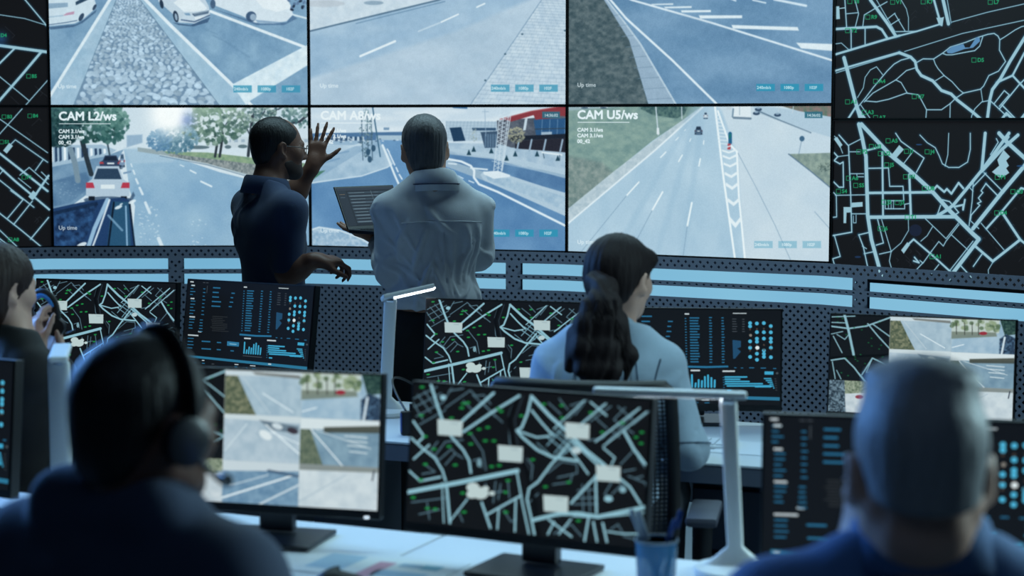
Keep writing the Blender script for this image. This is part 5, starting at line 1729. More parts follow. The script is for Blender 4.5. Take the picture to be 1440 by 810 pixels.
q = at(535, 795, 4.03)
sheet('colour printed chart sheet on the front desk beside the monitor base', q[0], q[1], 24, .34, .21,
      [(.0, -.03, .04, .14, M['pink']), (.06, .03, .05, .03, M['blue_print']), (.11, .03, .045, .04, M['teal']), (-.11, 0, .09, .13, M['blue_print']), (.07, -.05, .12, .05, M['blue_print'])])
q = at(600, 800, 3.98)
mouse = empty('computer_mouse', (*at(478, 822, 3.86)[:2], DZ), .5)
tag(mouse, 'black computer mouse at the bottom edge beside the chart sheet', 'mouse')
vs, fs = [], []
for r in range(7):
    t = r / 6 * math.pi / 2
    for k in range(20):
        a = 2 * math.pi * k / 20
        vs.append((.06 * math.cos(t) * math.cos(a), .034 * math.cos(t) * math.sin(a), .004 + .034 * math.sin(t) * (1 - .25 * math.cos(a))))
for r in range(6):
    for k in range(20):
        fs.append([r * 20 + k, r * 20 + (k + 1) % 20, (r + 1) * 20 + (k + 1) % 20, (r + 1) * 20 + k])
fs.append(list(range(20))[::-1])
MB().add(vs, fs).build('shell', M['black_plastic'], mouse, True)
MB().tube([(-.03, -.006, .031), (-.03, .006, .031)], .007, 12).build('scroll_wheel', M['steel'], mouse, True)

q = at(1010, 635, 5.36)
sheet('blank white sheet on the middle desk right of the ponytailed woman', q[0] + .16, q[1] + .10, 21, .30, .21, [])
kb = empty('keyboard', (.50, 5.50, DZ), -math.radians(16))
tag(kb, 'white keyboard on the middle desk in front of the right dashboard monitor', 'keyboard')
MB().box((0, 0, .006), (.36, .12, .010), bevel=.003).build('case', M['lamp'], kb)
for r in range(4):
    mbk = MB()
    for k in range(14):
        mbk.box((-.163 + k * .025, -.042 + r * .027, .013), (.021, .022, .005))
    mbk.build('key_row', M['paper'], kb)

# handset charging at the foot of the lamp on the middle desk, with its cable
q = at(573, 612, 5.72)
hs = empty('radio_handset', (q[0], q[1], DZ), .2)
tag(hs, 'small black and blue handset standing on the middle desk by the lamp', 'handset')
MB().box((0, 0, .0385), (.042, .026, .075), bevel=.006).build('body', M['black_plastic'], hs)
MB().box((-.0205, -.004, .040), (.004, .02, .06), bevel=.002).build('side_panel', M['pen_blue'], hs)
MB().tube([(.012, .004, .074), (.012, .004, .098)], .005, 10).build('antenna', M['black_plastic'], hs, True)
cb = MB()
p0 = np.array([q[0] - .005, q[1], DZ + .077])
pts = []
for t in np.linspace(0, 1, 24):
    a = np.array(at(575, 562, 5.95)); b = np.array(at(568, 590, 5.75))
    pts.append((1 - t) ** 2 * np.array(at(600, 552, 6.0)) + 2 * t * (1 - t) * np.array([a[0] - .12, a[1], DZ + .22]) + t ** 2 * p0)
cab = cb.tube(pts, .0035, 8).build('charging_cable', M['black_plastic'], None, True)
tag(cab, 'thin black cable looping down to the small handset on the middle desk', 'cable')


# ------------------------------------------------------------------ chairs
def chair(label, x, y, heading, group, back_h=1.02, seat_z=.46, back_w=.46, arms=True):
    """heading: where the sitter looks (degrees from straight away, to the right positive)"""
    root = empty('office_chair', (x, y, 0), -math.radians(heading))
    tag(root, label, 'chair', group)
    for k in range(5):
        a = 2 * math.pi * k / 5 + .3
        d = np.array([math.cos(a), math.sin(a), 0])
        leg = MB().tube([d * .03 + (0, 0, .10), d * .16 + (0, 0, .085), d * .30 + (0, 0, .075)], [.022, .018, .014], 8).build('leg', M['black_plastic'], root, True)
        MB().tube([d * .30 + np.array([-d[1], d[0], 0]) * .022 + (0, 0, .03), d * .30 - np.array([-d[1], d[0], 0]) * .022 + (0, 0, .03)], .03, 14).build('caster', M['black_plastic'], leg, True)
    MB().lathe([(.03, .08), (.03, .25), (.022, .25), (.022, seat_z - .06), (.05, seat_z - .05), (.05, seat_z - .03)], (0, 0, 0), 18).build('gas_column', M['steel'], root, True)
    MB().box((0, .02, seat_z), (.48, .46, .075), bevel=.032).build('seat', M['chair_seat'], root, True)
    z0, z1 = seat_z + .10, back_h
    def bp(u, v):                                              # the curved back, u across, v up
        zz = z0 + (z1 - z0) * v
        return np.array([u * back_w / 2 * (1 - .06 * (v - .5) ** 2), -.25 + .05 * u * u - .07 * v + .05 * math.sin(v * 3.1), zz])
    rim = [bp(-1, v) for v in np.linspace(0.03, .96, 9)] + [bp(u, 1) for u in np.linspace(-.93, .93, 9)] + [bp(1, v) for v in np.linspace(.96, .03, 9)] + [bp(u, 0) for u in np.linspace(.93, -.93, 9)]
    MB().tube(rim, .018, 10, closed=True).build('back_frame', M['black_plastic'], root, True)
    n1, n2 = 40, 44
    mb = MB()
    vs = [bp(-1 + 2 * i / n1, j / n2) for j in range(n2 + 1) for i in range(n1 + 1)]
    mb.add(vs, [[j * (n1 + 1) + i, j * (n1 + 1) + i + 1, (j + 1) * (n1 + 1) + i + 1, (j + 1) * (n1 + 1) + i] for j in range(n2) for i in range(n1)])
    o = mb.build('mesh_back', M['mesh_fabric'], root)
    w = o.modifiers.new('net', 'WIREFRAME'); w.thickness = .0068; w.use_even_offset = False
    MB().tube([(0, -.06, seat_z - .03), (0, -.26, seat_z + .0), (0, -.30, seat_z + .14), tuple(bp(0, .4) + np.array([0, -.02, 0]))], [.028, .026, .022, .016], 10).build('back_post', M['black_plastic'], root, True)
    if arms:
        for sx in (-1, 1):
            MB().tube([(sx * .22, .02, seat_z - .02), (sx * .29, .02, seat_z + .02), (sx * .295, .01, seat_z + .2)], [.016, .016, .016], 10, flat=1.6).build('arm_post', M['black_plastic'], root, True)
            MB().box((sx * .295, .03, seat_z + .21), (.085, .25, .028), bevel=.012).build('armrest', M['armrest'], root, True)
    return root

CG = 'black mesh office chairs'

# ------------------------------------------------------------------ people
class Frame:
    """local right / forward / up to world, turned by a heading and leaning forward about the hips"""

    def __init__(self, x, y, heading, dz=0.0, lean=0.0, pivot=.95, s=1.0):
        h = math.radians(heading)
        self.o = np.array([x, y, 0.0]); self.dz = dz; self.s = s
        self.R = np.array([[math.cos(h), math.sin(h), 0], [-math.sin(h), math.cos(h), 0], [0, 0, 1.0]])
        self.lean, self.pivot = math.radians(lean), pivot

    def rot(self):
        c, s = math.cos(self.lean), math.sin(self.lean)
        return self.R @ np.array([[1, 0, 0], [0, c, s], [0, -s, c]])

    def __call__(self, p, lean=True):
        p = np.array(p, float)
        p[:2] *= self.s
        if lean and p[2] > self.pivot:
            q = p - (0, 0, self.pivot)
            c, s = math.cos(self.lean), math.sin(self.lean)
            p = np.array([q[0], c * q[1] + s * q[2], -s * q[1] + c * q[2]]) + (0, 0, self.pivot)
        w = self.o + self.R @ p
        w[2] += self.dz
        return w


def torso(F, g=0.0, shoulder=.176, chest=1.0, belly=0.0, neck=True):
    """g: growth of every radius (clothing over the body)"""
    R = F.rot()
    k = .05
    s = F.s
    t = [ell(F((0, 0, .965)), np.array((.156 * s + g, .112 * s + g, .13)), F.R, k),
         ell(F((0, .01, 1.09)), np.array((.138 * s + g + belly * .3, .102 * s + g + belly, .15)), R, k),
         ell(F((0, .005, 1.26)), np.array((.156 * chest * s + g, .110 * s + g, .17)), R, k)]
    for sx in (-1, 1):                                         # shoulder blades, shoulder slope and trapezius
        t += [ell(F((sx * .075, -.045, 1.315)), np.array((.075 * s + g, .052 + g, .085)), R, .05),
              cap(F((sx * shoulder, -.012, 1.395)), F((sx * .06, -.022, 1.452)), .045 * s + g, .038 * s + g, k=.04),
              cap(F((sx * .10, -.02, 1.36)), F((0, -.02, 1.37)), .07 * s + g, .07 * s + g, k=.05)]
        if neck:
            t.append(cap(F((sx * .085, -.022, 1.448)), F((sx * .028, -.027, 1.508)), .034 + g, .036 + g, k=.035))
    return t


def arm(S, E, W, g=0.0, fat=1.0, upto=1.0, k=.03):
    S, E, W = map(lambda q: np.asarray(q, float), (S, E, W))
    r = [cap(S, E, .050 * fat + g, .041 * fat + g, k)]
    if upto > 0:
        Wu = E + (W - E) * upto
        r += [cap(E, E + (Wu - E) * .35, .041 * fat + g, .043 * fat + g, k), cap(E + (Wu - E) * .35, Wu, .043 * fat + g, (.043 - .017 * upto) * fat + g, k)]
    return r


def unit(v):
    v = np.asarray(v, float)
    return v / np.linalg.norm(v)


def hand(W, d, n, side, curl=(.2, .3, .25), spread=.12, s=1.0, thumb=(.75, .35), fan=(1, .35, -.35, -1)):
    """W wrist; d finger direction; n the way the palm faces; side: +1 thumb along cross(d, n)"""
    d = unit(d); n = unit(n - d * (np.dot(n, d))); t = side * np.cross(d, n)
    r, K = [], .009
    kn = [W + s * (d * l + t * o) for l, o in ((.088, .030), (.092, .010), (.088, -.010), (.080, -.028))]
    for q, o in zip(kn, (.018, .006, -.006, -.016)):
        r.append(cap(W + t * o * s + d * .008, q - n * .002, .0165 * s, .0118 * s, .014))
    r.append(cap(W - d * .02, W + d * .02, .026 * s, .024 * s, .02))
    r.append(cap(W + d * .02 * s + t * .022 * s + n * .006, W + d * .05 * s + t * .028 * s + n * .008, .016 * s, .014 * s, .016))
    for i, (q, L) in enumerate(zip(kn, (1.0, 1.1, 1.02, .80))):
        a = spread * fan[i]
        fd = unit(d * math.cos(a) + t * math.sin(a))
        p, ang = q, 0.0
        c = curl[i] if isinstance(curl[0], (tuple, list)) else curl
        for ln, cc, ra, rb in zip((.043, .026, .021), c, (.0098, .0088, .0080), (.0088, .0080, .0066)):
            ang += cc
            e = p + s * L * ln * (fd * math.cos(ang) + n * math.sin(ang))
            r.append(cap(p, e, ra * s, rb * s, .004))
            p = e
    tb = W + s * (d * .022 + t * .026 + n * .004)
    td = unit(d * math.cos(thumb[0]) + t * math.sin(thumb[0]) + n * thumb[1])
    p1 = tb + td * .045 * s
    td2 = unit(td + d * .35)
    p2 = p1 + td2 * .032 * s
    p3 = p2 + unit(td2 + d * .15) * .024 * s
    r += [cap(tb, p1, .0155 * s, .0115 * s, .012), cap(p1, p2, .0112 * s, .0098 * s, .004), cap(p2, p3, .0098 * s, .0072 * s, .004)]
    return r


class Head:
    def __init__(self, c, yaw, pitch=0.0, roll=0.0, s=1.04):
        y, p, r = map(math.radians, (yaw, pitch, roll))
        Ry = np.array([[math.cos(y), math.sin(y), 0], [-math.sin(y), math.cos(y), 0], [0, 0, 1.0]])
        Rp = np.array([[1, 0, 0], [0, math.cos(p), math.sin(p)], [0, -math.sin(p), math.cos(p)]])
        Rr = np.array([[math.cos(r), 0, math.sin(r)], [0, 1, 0], [-math.sin(r), 0, math.cos(r)]])
        self.R = Ry @ Rp @ Rr
        self.c, self.s = np.asarray(c, float), s

    def __call__(self, p):
        return self.c + self.R @ (np.asarray(p, float) * self.s)

    def e(self, c, r, k=.02, op='u', rx=0.0, rz=0.0):
        a, b = math.radians(rx), math.radians(rz)
        L = np.array([[math.cos(b), -math.sin(b), 0], [math.sin(b), math.cos(b), 0], [0, 0, 1]]) @ np.array([[1, 0, 0], [0, math.cos(a), -math.sin(a)], [0, math.sin(a), math.cos(a)]])
        return ell(self(c), np.array(r) * self.s, self.R @ L, k, op)

    def cp(self, a, b, ra, rb=None, k=.015):
        return cap(self(a), self(b), ra * self.s, (ra if rb is None else rb) * self.s, k)

    def pl(self, c, n, op='s', k=.006):
        return plane(self(c), self.R @ np.asarray(n, float), op, k)

    def skin(self, neck_to=None, neck_r=.054, female=False):
        j = .9 if female else 1.0
        q = [self.e((0, -.014, .038), (.075, .097, .083), .03), self.e((0, .03, -.02), (.06, .062, .08), .03),
             self.cp((-.044 * j, -.002, -.05), (-.014, .066, -.086), .026, .017, .03), self.cp((.044 * j, -.002, -.05), (.014, .066, -.086), .026, .017, .03),
             self.e((0, .074, -.090), (.019 * j, .016, .016), .02), self.e((0, .03, -.075), (.05 * j, .05, .03), .03),
             self.cp((-.036, .078, .022), (.036, .078, .022), .013, k=.014), self.cp((0, .088, .012), (0, .106, -.026), .0085, .0125, .01),
             self.e((-.012, .095, -.031), (.009, .011, .008), .008), self.e((.012, .095, -.031), (.009, .011, .008), .008),
             self.e((-.042, .058, -.018), (.024, .026, .026), .025), self.e((.042, .058, -.018), (.024, .026, .026), .025),
             self.cp((-.018, .084, -.054), (.018, .084, -.054), .0068, k=.006), self.cp((-.016, .083, -.064), (.016, .083, -.064), .0075, k=.006),
             self.cp((-.017, .091, -.059), (.017, .091, -.059), .0022, k=.003)]
        q[-1] = ('s',) + q[-1][1:]
        q += [self.e((-.032, .093, .002), (.014, .012, .010), .008, 's'), self.e((.032, .093, .002), (.014, .012, .010), .008, 's')]
        for sx in (-1, 1):
            q += [self.e((sx * .0825, -.013, -.002), (.009, .021, .032), .007, rx=-10, rz=sx * -26), self.e((sx * .090, -.004, .002), (.006, .012, .02), .004, 's', -10, sx * -24), self.e((sx * .079, -.002, -.030), (.008, .009, .010), .008)]
        a = self((0, -.03, -.055))
        b = np.asarray(neck_to, float) if neck_to is not None else self((0, -.04, -.18))
        q += [cap(a, b, neck_r * self.s, neck_r * 1.08 * self.s, .03), cap(self((-.05, -.03, -.03)), b + (self.R @ np.array([-.02, .03, 0])), .022, .02, .02), cap(self((.05, -.03, -.03)), b + (self.R @ np.array([.02, .03, 0])), .022, .02, .02)]
        return q

    def hair(self, t=.008, back=-.075, front=.055, top_front=.075, t_top=None, fringe=.062):
        tt = t if t_top is None else t_top
        return [self.e((0, -.016, .038 + (tt - t) * .5), (.075 + t, .097 + t, .083 + t + (tt - t) * .5), .02), self.e((0, -.048, -.025), (.058 + t, .056 + t, .066), .03),
                self.e((0, .105, -.03), (.09, .07, .095), .012, 's'), self.pl((0, -.05, back), (0, .25, -1)), self.e((0, .13, fringe - .02), (.062, .075, .06), .012, 's'),
                self.e((-.094, -.004, -.014), (.028, .034, .044), .006, 's'), self.e((.094, -.004, -.014), (.028, .034, .044), .006, 's'), self.e((-.098, -.03, -.07), (.05, .05, .035), .02, 's'), self.e((.098, -.03, -.07), (.05, .05, .035), .02, 's'),
                self.pl((0, front, -.02), (0, 1, -.35))]

    def eyes(self, parent, base, mat, iris):
        for sx in (-1, 1):
            c = self((sx * .032, .0735, .001)) - base
            f = self.R @ np.array([0, 1.0, 0])
            eo = sphere('eye', c, .0118 * self.s, mat, parent)
            sphere('iris', c + f * .0072 * self.s, .0058 * self.s, iris, eo)


def sphere(name, c, r, mat, parent, seg=14):
    bm = bmesh.new()
    bmesh.ops.create_uvsphere(bm, u_segments=seg, v_segments=seg // 2 + 1, radius=r)
    me = bpy.data.meshes.new(name)
    bm.to_mesh(me); bm.free()
    me.transform(Matrix.Translation(Vector(c)))
    me.polygons.foreach_set('use_smooth', [True] * len(me.polygons))
    me.materials.append(mat)
    o = bpy.data.objects.new(name, me)
    col.objects.link(o)
    o.parent = parent
    return o


def folds(F, amp, n=26, seed=1, tilt=(.55, .5), z=(.98, 1.46), extra=()):
    """cloth folds: curved ridges laid round the wearer (u round the body from the spine, v up)"""
    R, o, dz = F.R.astype(np.float32), F.o.astype(np.float32), F.dz
    g = np.random.default_rng(int(seed * 10))
    lines = []
    for i in range(n):
        u0, v0 = g.uniform(-.44, .44), g.uniform(*z)
        sd = 1 if g.random() < tilt[1] else -1
        L, a, bend = g.uniform(.10, .28), g.normal(tilt[0], .35), g.normal(0, .03)
        lines.append(([(u0 + sd * L * t * math.sin(a) + bend * math.sin(3.1 * t), v0 - L * t * math.cos(a)) for t in (0, .33, .67, 1)], g.uniform(.008, .017), amp * g.uniform(.5, 1.1)))
    lines += [(p, w, amp * h) for p, w, h in extra]
    def d(P):
        q = (P - o) @ R
        u = np.arctan2(q[:, 0], -q[:, 1]) * .14
        v = q[:, 2] - dz
        rr = np.clip(np.sqrt(q[:, 0] ** 2 + q[:, 1] ** 2) / .06, 0, 1)
        out = np.zeros(len(P), np.float32)
        for p, w, h in lines:
            m = len(p) - 1
            for k in range(m):
                (ax_, ay), (bx, by) = p[k], p[k + 1]
                ix = np.nonzero((u > min(ax_, bx) - 4 * w) & (u < max(ax_, bx) + 4 * w) & (v > min(ay, by) - 4 * w) & (v < max(ay, by) + 4 * w))[0]
                if len(ix) == 0:
                    continue
                ex, ey = bx - ax_, by - ay
                du, dv = u[ix] - ax_, v[ix] - ay
                t = np.clip((du * ex + dv * ey) / (ex * ex + ey * ey), 0, 1)
                d2 = (du - t * ex) ** 2 + (dv - t * ey) ** 2
                s_ = (k + t) / m
                c = h * np.sin(np.pi * np.clip(s_, 0, 1)) ** .7 * (np.exp(-d2 / (w * w)) - .45 * np.exp(-d2 / (4.5 * w * w)))
                out[ix] = np.where(np.abs(c) > np.abs(out[ix]), c, out[ix])
        return -(out * rr).astype(np.float32)
    return d


def on_surface(obj, base, pts, direction):
    """points pushed along a direction until they meet the mesh"""
    from mathutils.bvhtree import BVHTree
    me = obj.data
    bv = BVHTree.FromPolygons([v.co[:] for v in me.vertices], [p.vertices[:] for p in me.polygons])
    d = Vector(unit(direction))
    out = []
    for p in pts:
        hit = bv.ray_cast(Vector(np.asarray(p) - base) - d * .5, d)
        if hit[0] is not None:
            out.append(np.array(hit[0]) + base)
    return out


def strands(c, amp, n=60.0, sway=2.0):
    c = np.asarray(c, np.float32)
    def d(P):
        q = P - c
        a = np.arctan2(q[:, 0], q[:, 1])
        return (amp * (np.sin(n * a + 9 * sway * q[:, 2]) + .7 * np.sin(n * 1.7 * a - 15 * q[:, 2] + 1.1) + .6 * np.sin(n * .4 * a + 3))).astype(np.float32)
    return d


def legs_standing(F, g=0.0):
    r = []
    for sx in (-1, 1):
        r += [cap(F((sx * .085, .0, .93)), F((sx * .095, .02, .52)), .088 + g, .058 + g, .03), cap(F((sx * .095, .02, .52)), F((sx * .10, -.01, .10)), .058 + g, .042 + g, .03)]
    return r


def legs_seated(F, g=0.0, knee=(.14, .46, .98), foot=(.14, .40, .0), s=1.0):
    """knee and ankle heights are measured in the frame's own units (before dz)"""
    r = []
    for sx in (-1, 1):
        h, k = F((sx * .09, .03, .955), False), F((sx * knee[0], knee[1], knee[2] - .03), False)
        a = F((sx * foot[0], foot[1], 0), False); a[2] = .11
        r += [cap(h, k, .088 + g, .062 + g, .04), cap(k, a, .056 + g, .042 + g, .03)]
    return r


def shoes(F, ankle, mat, base, parent, s=1.0):
    for sx in (-1, 1):
        a = F((sx * ankle[0], ankle[1], 0), False); a[2] = 0
        f = F.R @ np.array([sx * .1, 1.0, 0])
        u = np.array([0, 0, 1.0])
        sdf_object('shoe', [cap(a + u * .052 - f * .03, a + u * .040 + f * .15, .044, .036, .02), cap(a + u * .09, a + u * .05 + f * .05, .046, .04, .02), plane(a + u * .002, (0, 0, -1))], .009, mat, base, parent, None, a - .3, a + .35)


SK = lambda n, c: material(n, c, .5, .12, 22, .15, 260, spec=.4)
M['skin_tan'] = SK('tan_skin', (172, 128, 106)); M['skin_pale'] = SK('pale_skin', (206, 166, 148)); M['skin_dark'] = SK('dark_brown_skin', (84, 56, 46)); M['skin_brown'] = SK('light_brown_skin', (112, 78, 64))
HR = lambda n, c, a=.25: material(n, c, .5, a, 26, .5, 34, stretch=(5, 5, .8), spec=.35)
M['hair_black'] = HR('black_hair', (20, 17, 18)); M['hair_brown'] = HR('dark_brown_hair', (46, 30, 26)); M['hair_grey'] = HR('grey_hair', (84, 82, 84), .5); M['hair_silver'] = HR('silver_hair', (138, 142, 146), .3); M['hair_dark'] = material('deep_brown_hair', (28, 19, 21), .62, .25, 26, .5, 34, stretch=(5, 5, .8), spec=.22)
CL = lambda n, c, b=.25, s=420: material(n, c, .85, .08, 40, b, s, sheen=.1)
M['shirt_navy'] = CL('navy_cotton', (34, 52, 84)); M['shirt_white'] = CL('white_cotton', (205, 208, 214)); M['shirt_blue'] = CL('pale_blue_denim', (158, 178, 196)); M['shirt_seam'] = CL('blue_seam', (74, 92, 112)); M['top_black'] = CL('black_jersey', (15, 14, 16))
M['jacket'] = CL('dark_slate_jacket', (46, 62, 88)); M['shirt_office'] = CL('mid_blue_shirt', (84, 124, 178)); M['vest'] = CL('dark_blue_yoke', (40, 54, 78)); M['jeans'] = CL('blue_denim', (60, 84, 124)); M['trousers_black'] = CL('black_trousers', (18, 18, 22)); M['trousers_grey'] = CL('charcoal_trousers', (40, 44, 52))
M['shoe'] = material('black_leather', (22, 20, 20), .4); M['beard'] = material('stubble', (52, 38, 34), .7, .3, 120); M['eye'] = material('eye_white', (190, 188, 184), .3); M['iris'] = material('brown_iris', (50, 34, 24), .2); M['lanyard'] = material('navy_lanyard', (22, 30, 66), .7)
M['blue_pad'] = material('blue_glossy_pad', (60, 150, 235), .3)
LO, HI = np.array([-.75, -.75, 0]), np.array([.75, .75, 1.9])


def rel_tube(name, pts, r, mat, base, parent, closed=False, flat=1.0, seg=10, up=(0, 0, 1)):
    return MB().tube([np.asarray(p) - base for p in pts], r, seg, closed, flat, up).build(name, mat, parent, True)


def collar(F, H, mat, base, parent, r=.066, h=.035, z=1.475, spread=.012, y0=-.022, tip=.05):
    """folded shirt collar: a band around the neck, highest at the nape, with two points in front"""
    vs, fs = [], []
    n = 28
    for k in range(n + 1):
        a = math.pi * (.5 + .12) + (2 * math.pi - .24 * math.pi) * k / n          # open in front (local +y)
        ca, sa = math.cos(a), math.sin(a)
        back = (1 - sa) / 2
        for rr, zz in ((r, z - .022), (r - .003, z + h * (.45 + .45 * back)), (r + .002, z + h * (.45 + .45 * back) + .003), (r + .007, z + h * (.4 + .4 * back)), (r + spread + .012, z - .026 - tip * .35 * (1 - back))):
            vs.append(F((rr * ca, rr * 1.02 * sa + y0, zz)) - base)
    for k in range(n):
        for j in range(4):
            fs.append([k * 5 + j, (k + 1) * 5 + j, (k + 1) * 5 + j + 1, k * 5 + j + 1])
    o = MB().add(vs, fs).build('collar', mat, parent, True)
    m = o.modifiers.new('cloth', 'SOLIDIFY'); m.thickness = .004
    return o


# ---- man in navy, left arm raised towards the screens
def man_in_navy():
    D = 7.0
    hx = at(391, 210, D)
    F = Frame(-.925, 7.0, 58, -.02, 1)
    base = np.array([F.o[0], F.o[1], 0.0])
    lo, hi = base + LO, base + HI
    H = Head((hx[0], hx[1] + .02, 1.606), 64, 2, 0, 1.0)
    nb = F((0, -.02, 1.47))
    Sr, Sl = F((.185, -.01, 1.41)), F((-.185, -.01, 1.41))
    Er, Wr = at(404, 384, 6.86), at(444, 366, 6.84)
    El, Wl = at(404, 288, 7.25), at(441, 231, 7.2)
    body = H.skin(nb, .056) + torso(F, -.012) + legs_standing(F, -.006) + arm(Sr, Er, Wr, 0, 1.02) + arm(Sl, El, Wl, 0, .98)
    body += hand(Wl, unit(at(452, 180, 7.2) - Wl), np.array([.1, 1, .1]), -1, ((.05, .06, .05), (.0, .05, .05), (.02, .06, .05), (.06, .1, .1)), .27, .90, (.95, .08))
    body += hand(Wr, np.array([.75, .45, -.05]), np.array([.1, .3, -.9]), -1, ((.5, .8, .5), (.65, .9, .6), (.75, 1.0, .6), (.85, 1.0, .6)), .06, 1.0, (.6, .5))
    for sx in (-1, 1):
        a = F((sx * .1, -.01, 0)); a[2] = 0
        body.append(cap(a + (0, 0, .1), a + (0, 0, .05), .04, .038, .02))
    o = sdf_object('person', body, .0052, M['skin_brown'], base, None, None, lo, hi)
    tag(o, 'standing person in a navy short sleeved shirt and glasses, one hand raised', 'person')
    sh = torso(F, .012, .182) + [cap(Sr, Sr + (Er - Sr) * .86, .062, .060, .05), cap(Sl, Sl + (El - Sl) * .8, .062, .058, .05), plane(F((0, 0, 1.5)), F.rot() @ np.array([0, .35, 1.0])), plane(F((0, 0, .955)), (0, 0, -1)),
          plane(Sr + (Er - Sr) * .84, Er - Sr)]
    sh = sh[:-1]
    V = sdf_object('shirt', sh, .0075, M['shirt_navy'], base, o, folds(F, 0.0083, 26, 1.0), lo, hi)
    collar(F, H, M['shirt_navy'], base, o, .072, .040, 1.488)
    tr = [ell(F((0, 0, .94)), (.165, .122, .13), F.R, .05)] + legs_standing(F, .016) + [plane(F((0, 0, 1.055)), (0, 0, 1)), plane(np.array([0, 0, .05]), (0, 0, -1))]
    sdf_object('jeans', tr, .010, M['jeans'], base, o, folds(F, 0.006, 26, 2.0), lo, hi)
    shoes(F, (.1, -.01), M['shoe'], base, o)
    hair = [H.e((0, -.018, .040), (.0785, .099, .0855), .02), H.e((0, -.05, -.02), (.062, .053, .06), .03), H.e((0, .105, -.02), (.1, .075, .11), .012, 's'), H.pl((0, -.05, -.07), (0, .2, -1)), H.e((0, .09, .115), (.05, .085, .07), .01, 's'),
            H.e((-.092, -.004, -.012), (.024, .032, .042), .006, 's'), H.e((.092, -.004, -.012), (.024, .032, .042), .006, 's')]
    sdf_object('hair', hair, .005, M['hair_black'], base, o, strands(H.c, .0004, 80), H.c - .2, H.c + .2)
    def grown(f, by):
        return lambda P: f(P) - by
    beard = [('u', grown(f, .0016), k) for op, f, k in H.skin(nb, .056)[:6] if op == 'u'] + [H.cp((-.022, .088, -.047), (.022, .088, -.047), .0065, k=.006)]
    beard += [H.pl((0, .03, -.036), (0, -.25, 1)), H.pl((0, .004, 0), (0, -1, .15)), H.e((0, .097, -.059), (.024, .02, .008), .004, 's'), H.e((0, .03, -.02), (.05, .2, .03), .02, 's')]
    sdf_object('beard', beard, .004, M['beard'], base, o, None, H.c - .2, H.c + .2)
    H.eyes(o, base, M['eye'], M['iris'])
    gl = MB()
    for sx in (-1, 1):
        gl.tube([H((sx * .033 + .024 * math.cos(a), .104 + .004 * math.cos(a) * -sx, .0 + .018 * math.sin(a))) - base for a in np.linspace(0, 2 * math.pi, 20, endpoint=False)], .0016, 6, True)
        gl.tube([H((sx * .058, .1, .006)) - base, H((sx * .074, .06, .010)) - base, H((sx * .083, .0, .014)) - base, H((sx * .08, -.012, .0)) - base], .0016, 6)
    gl.tube([H((-.01, .107, .005)) - base, H((.01, .107, .005)) - base], .0015, 6)
    gl.build('glasses', M['black_plastic'], o, True)


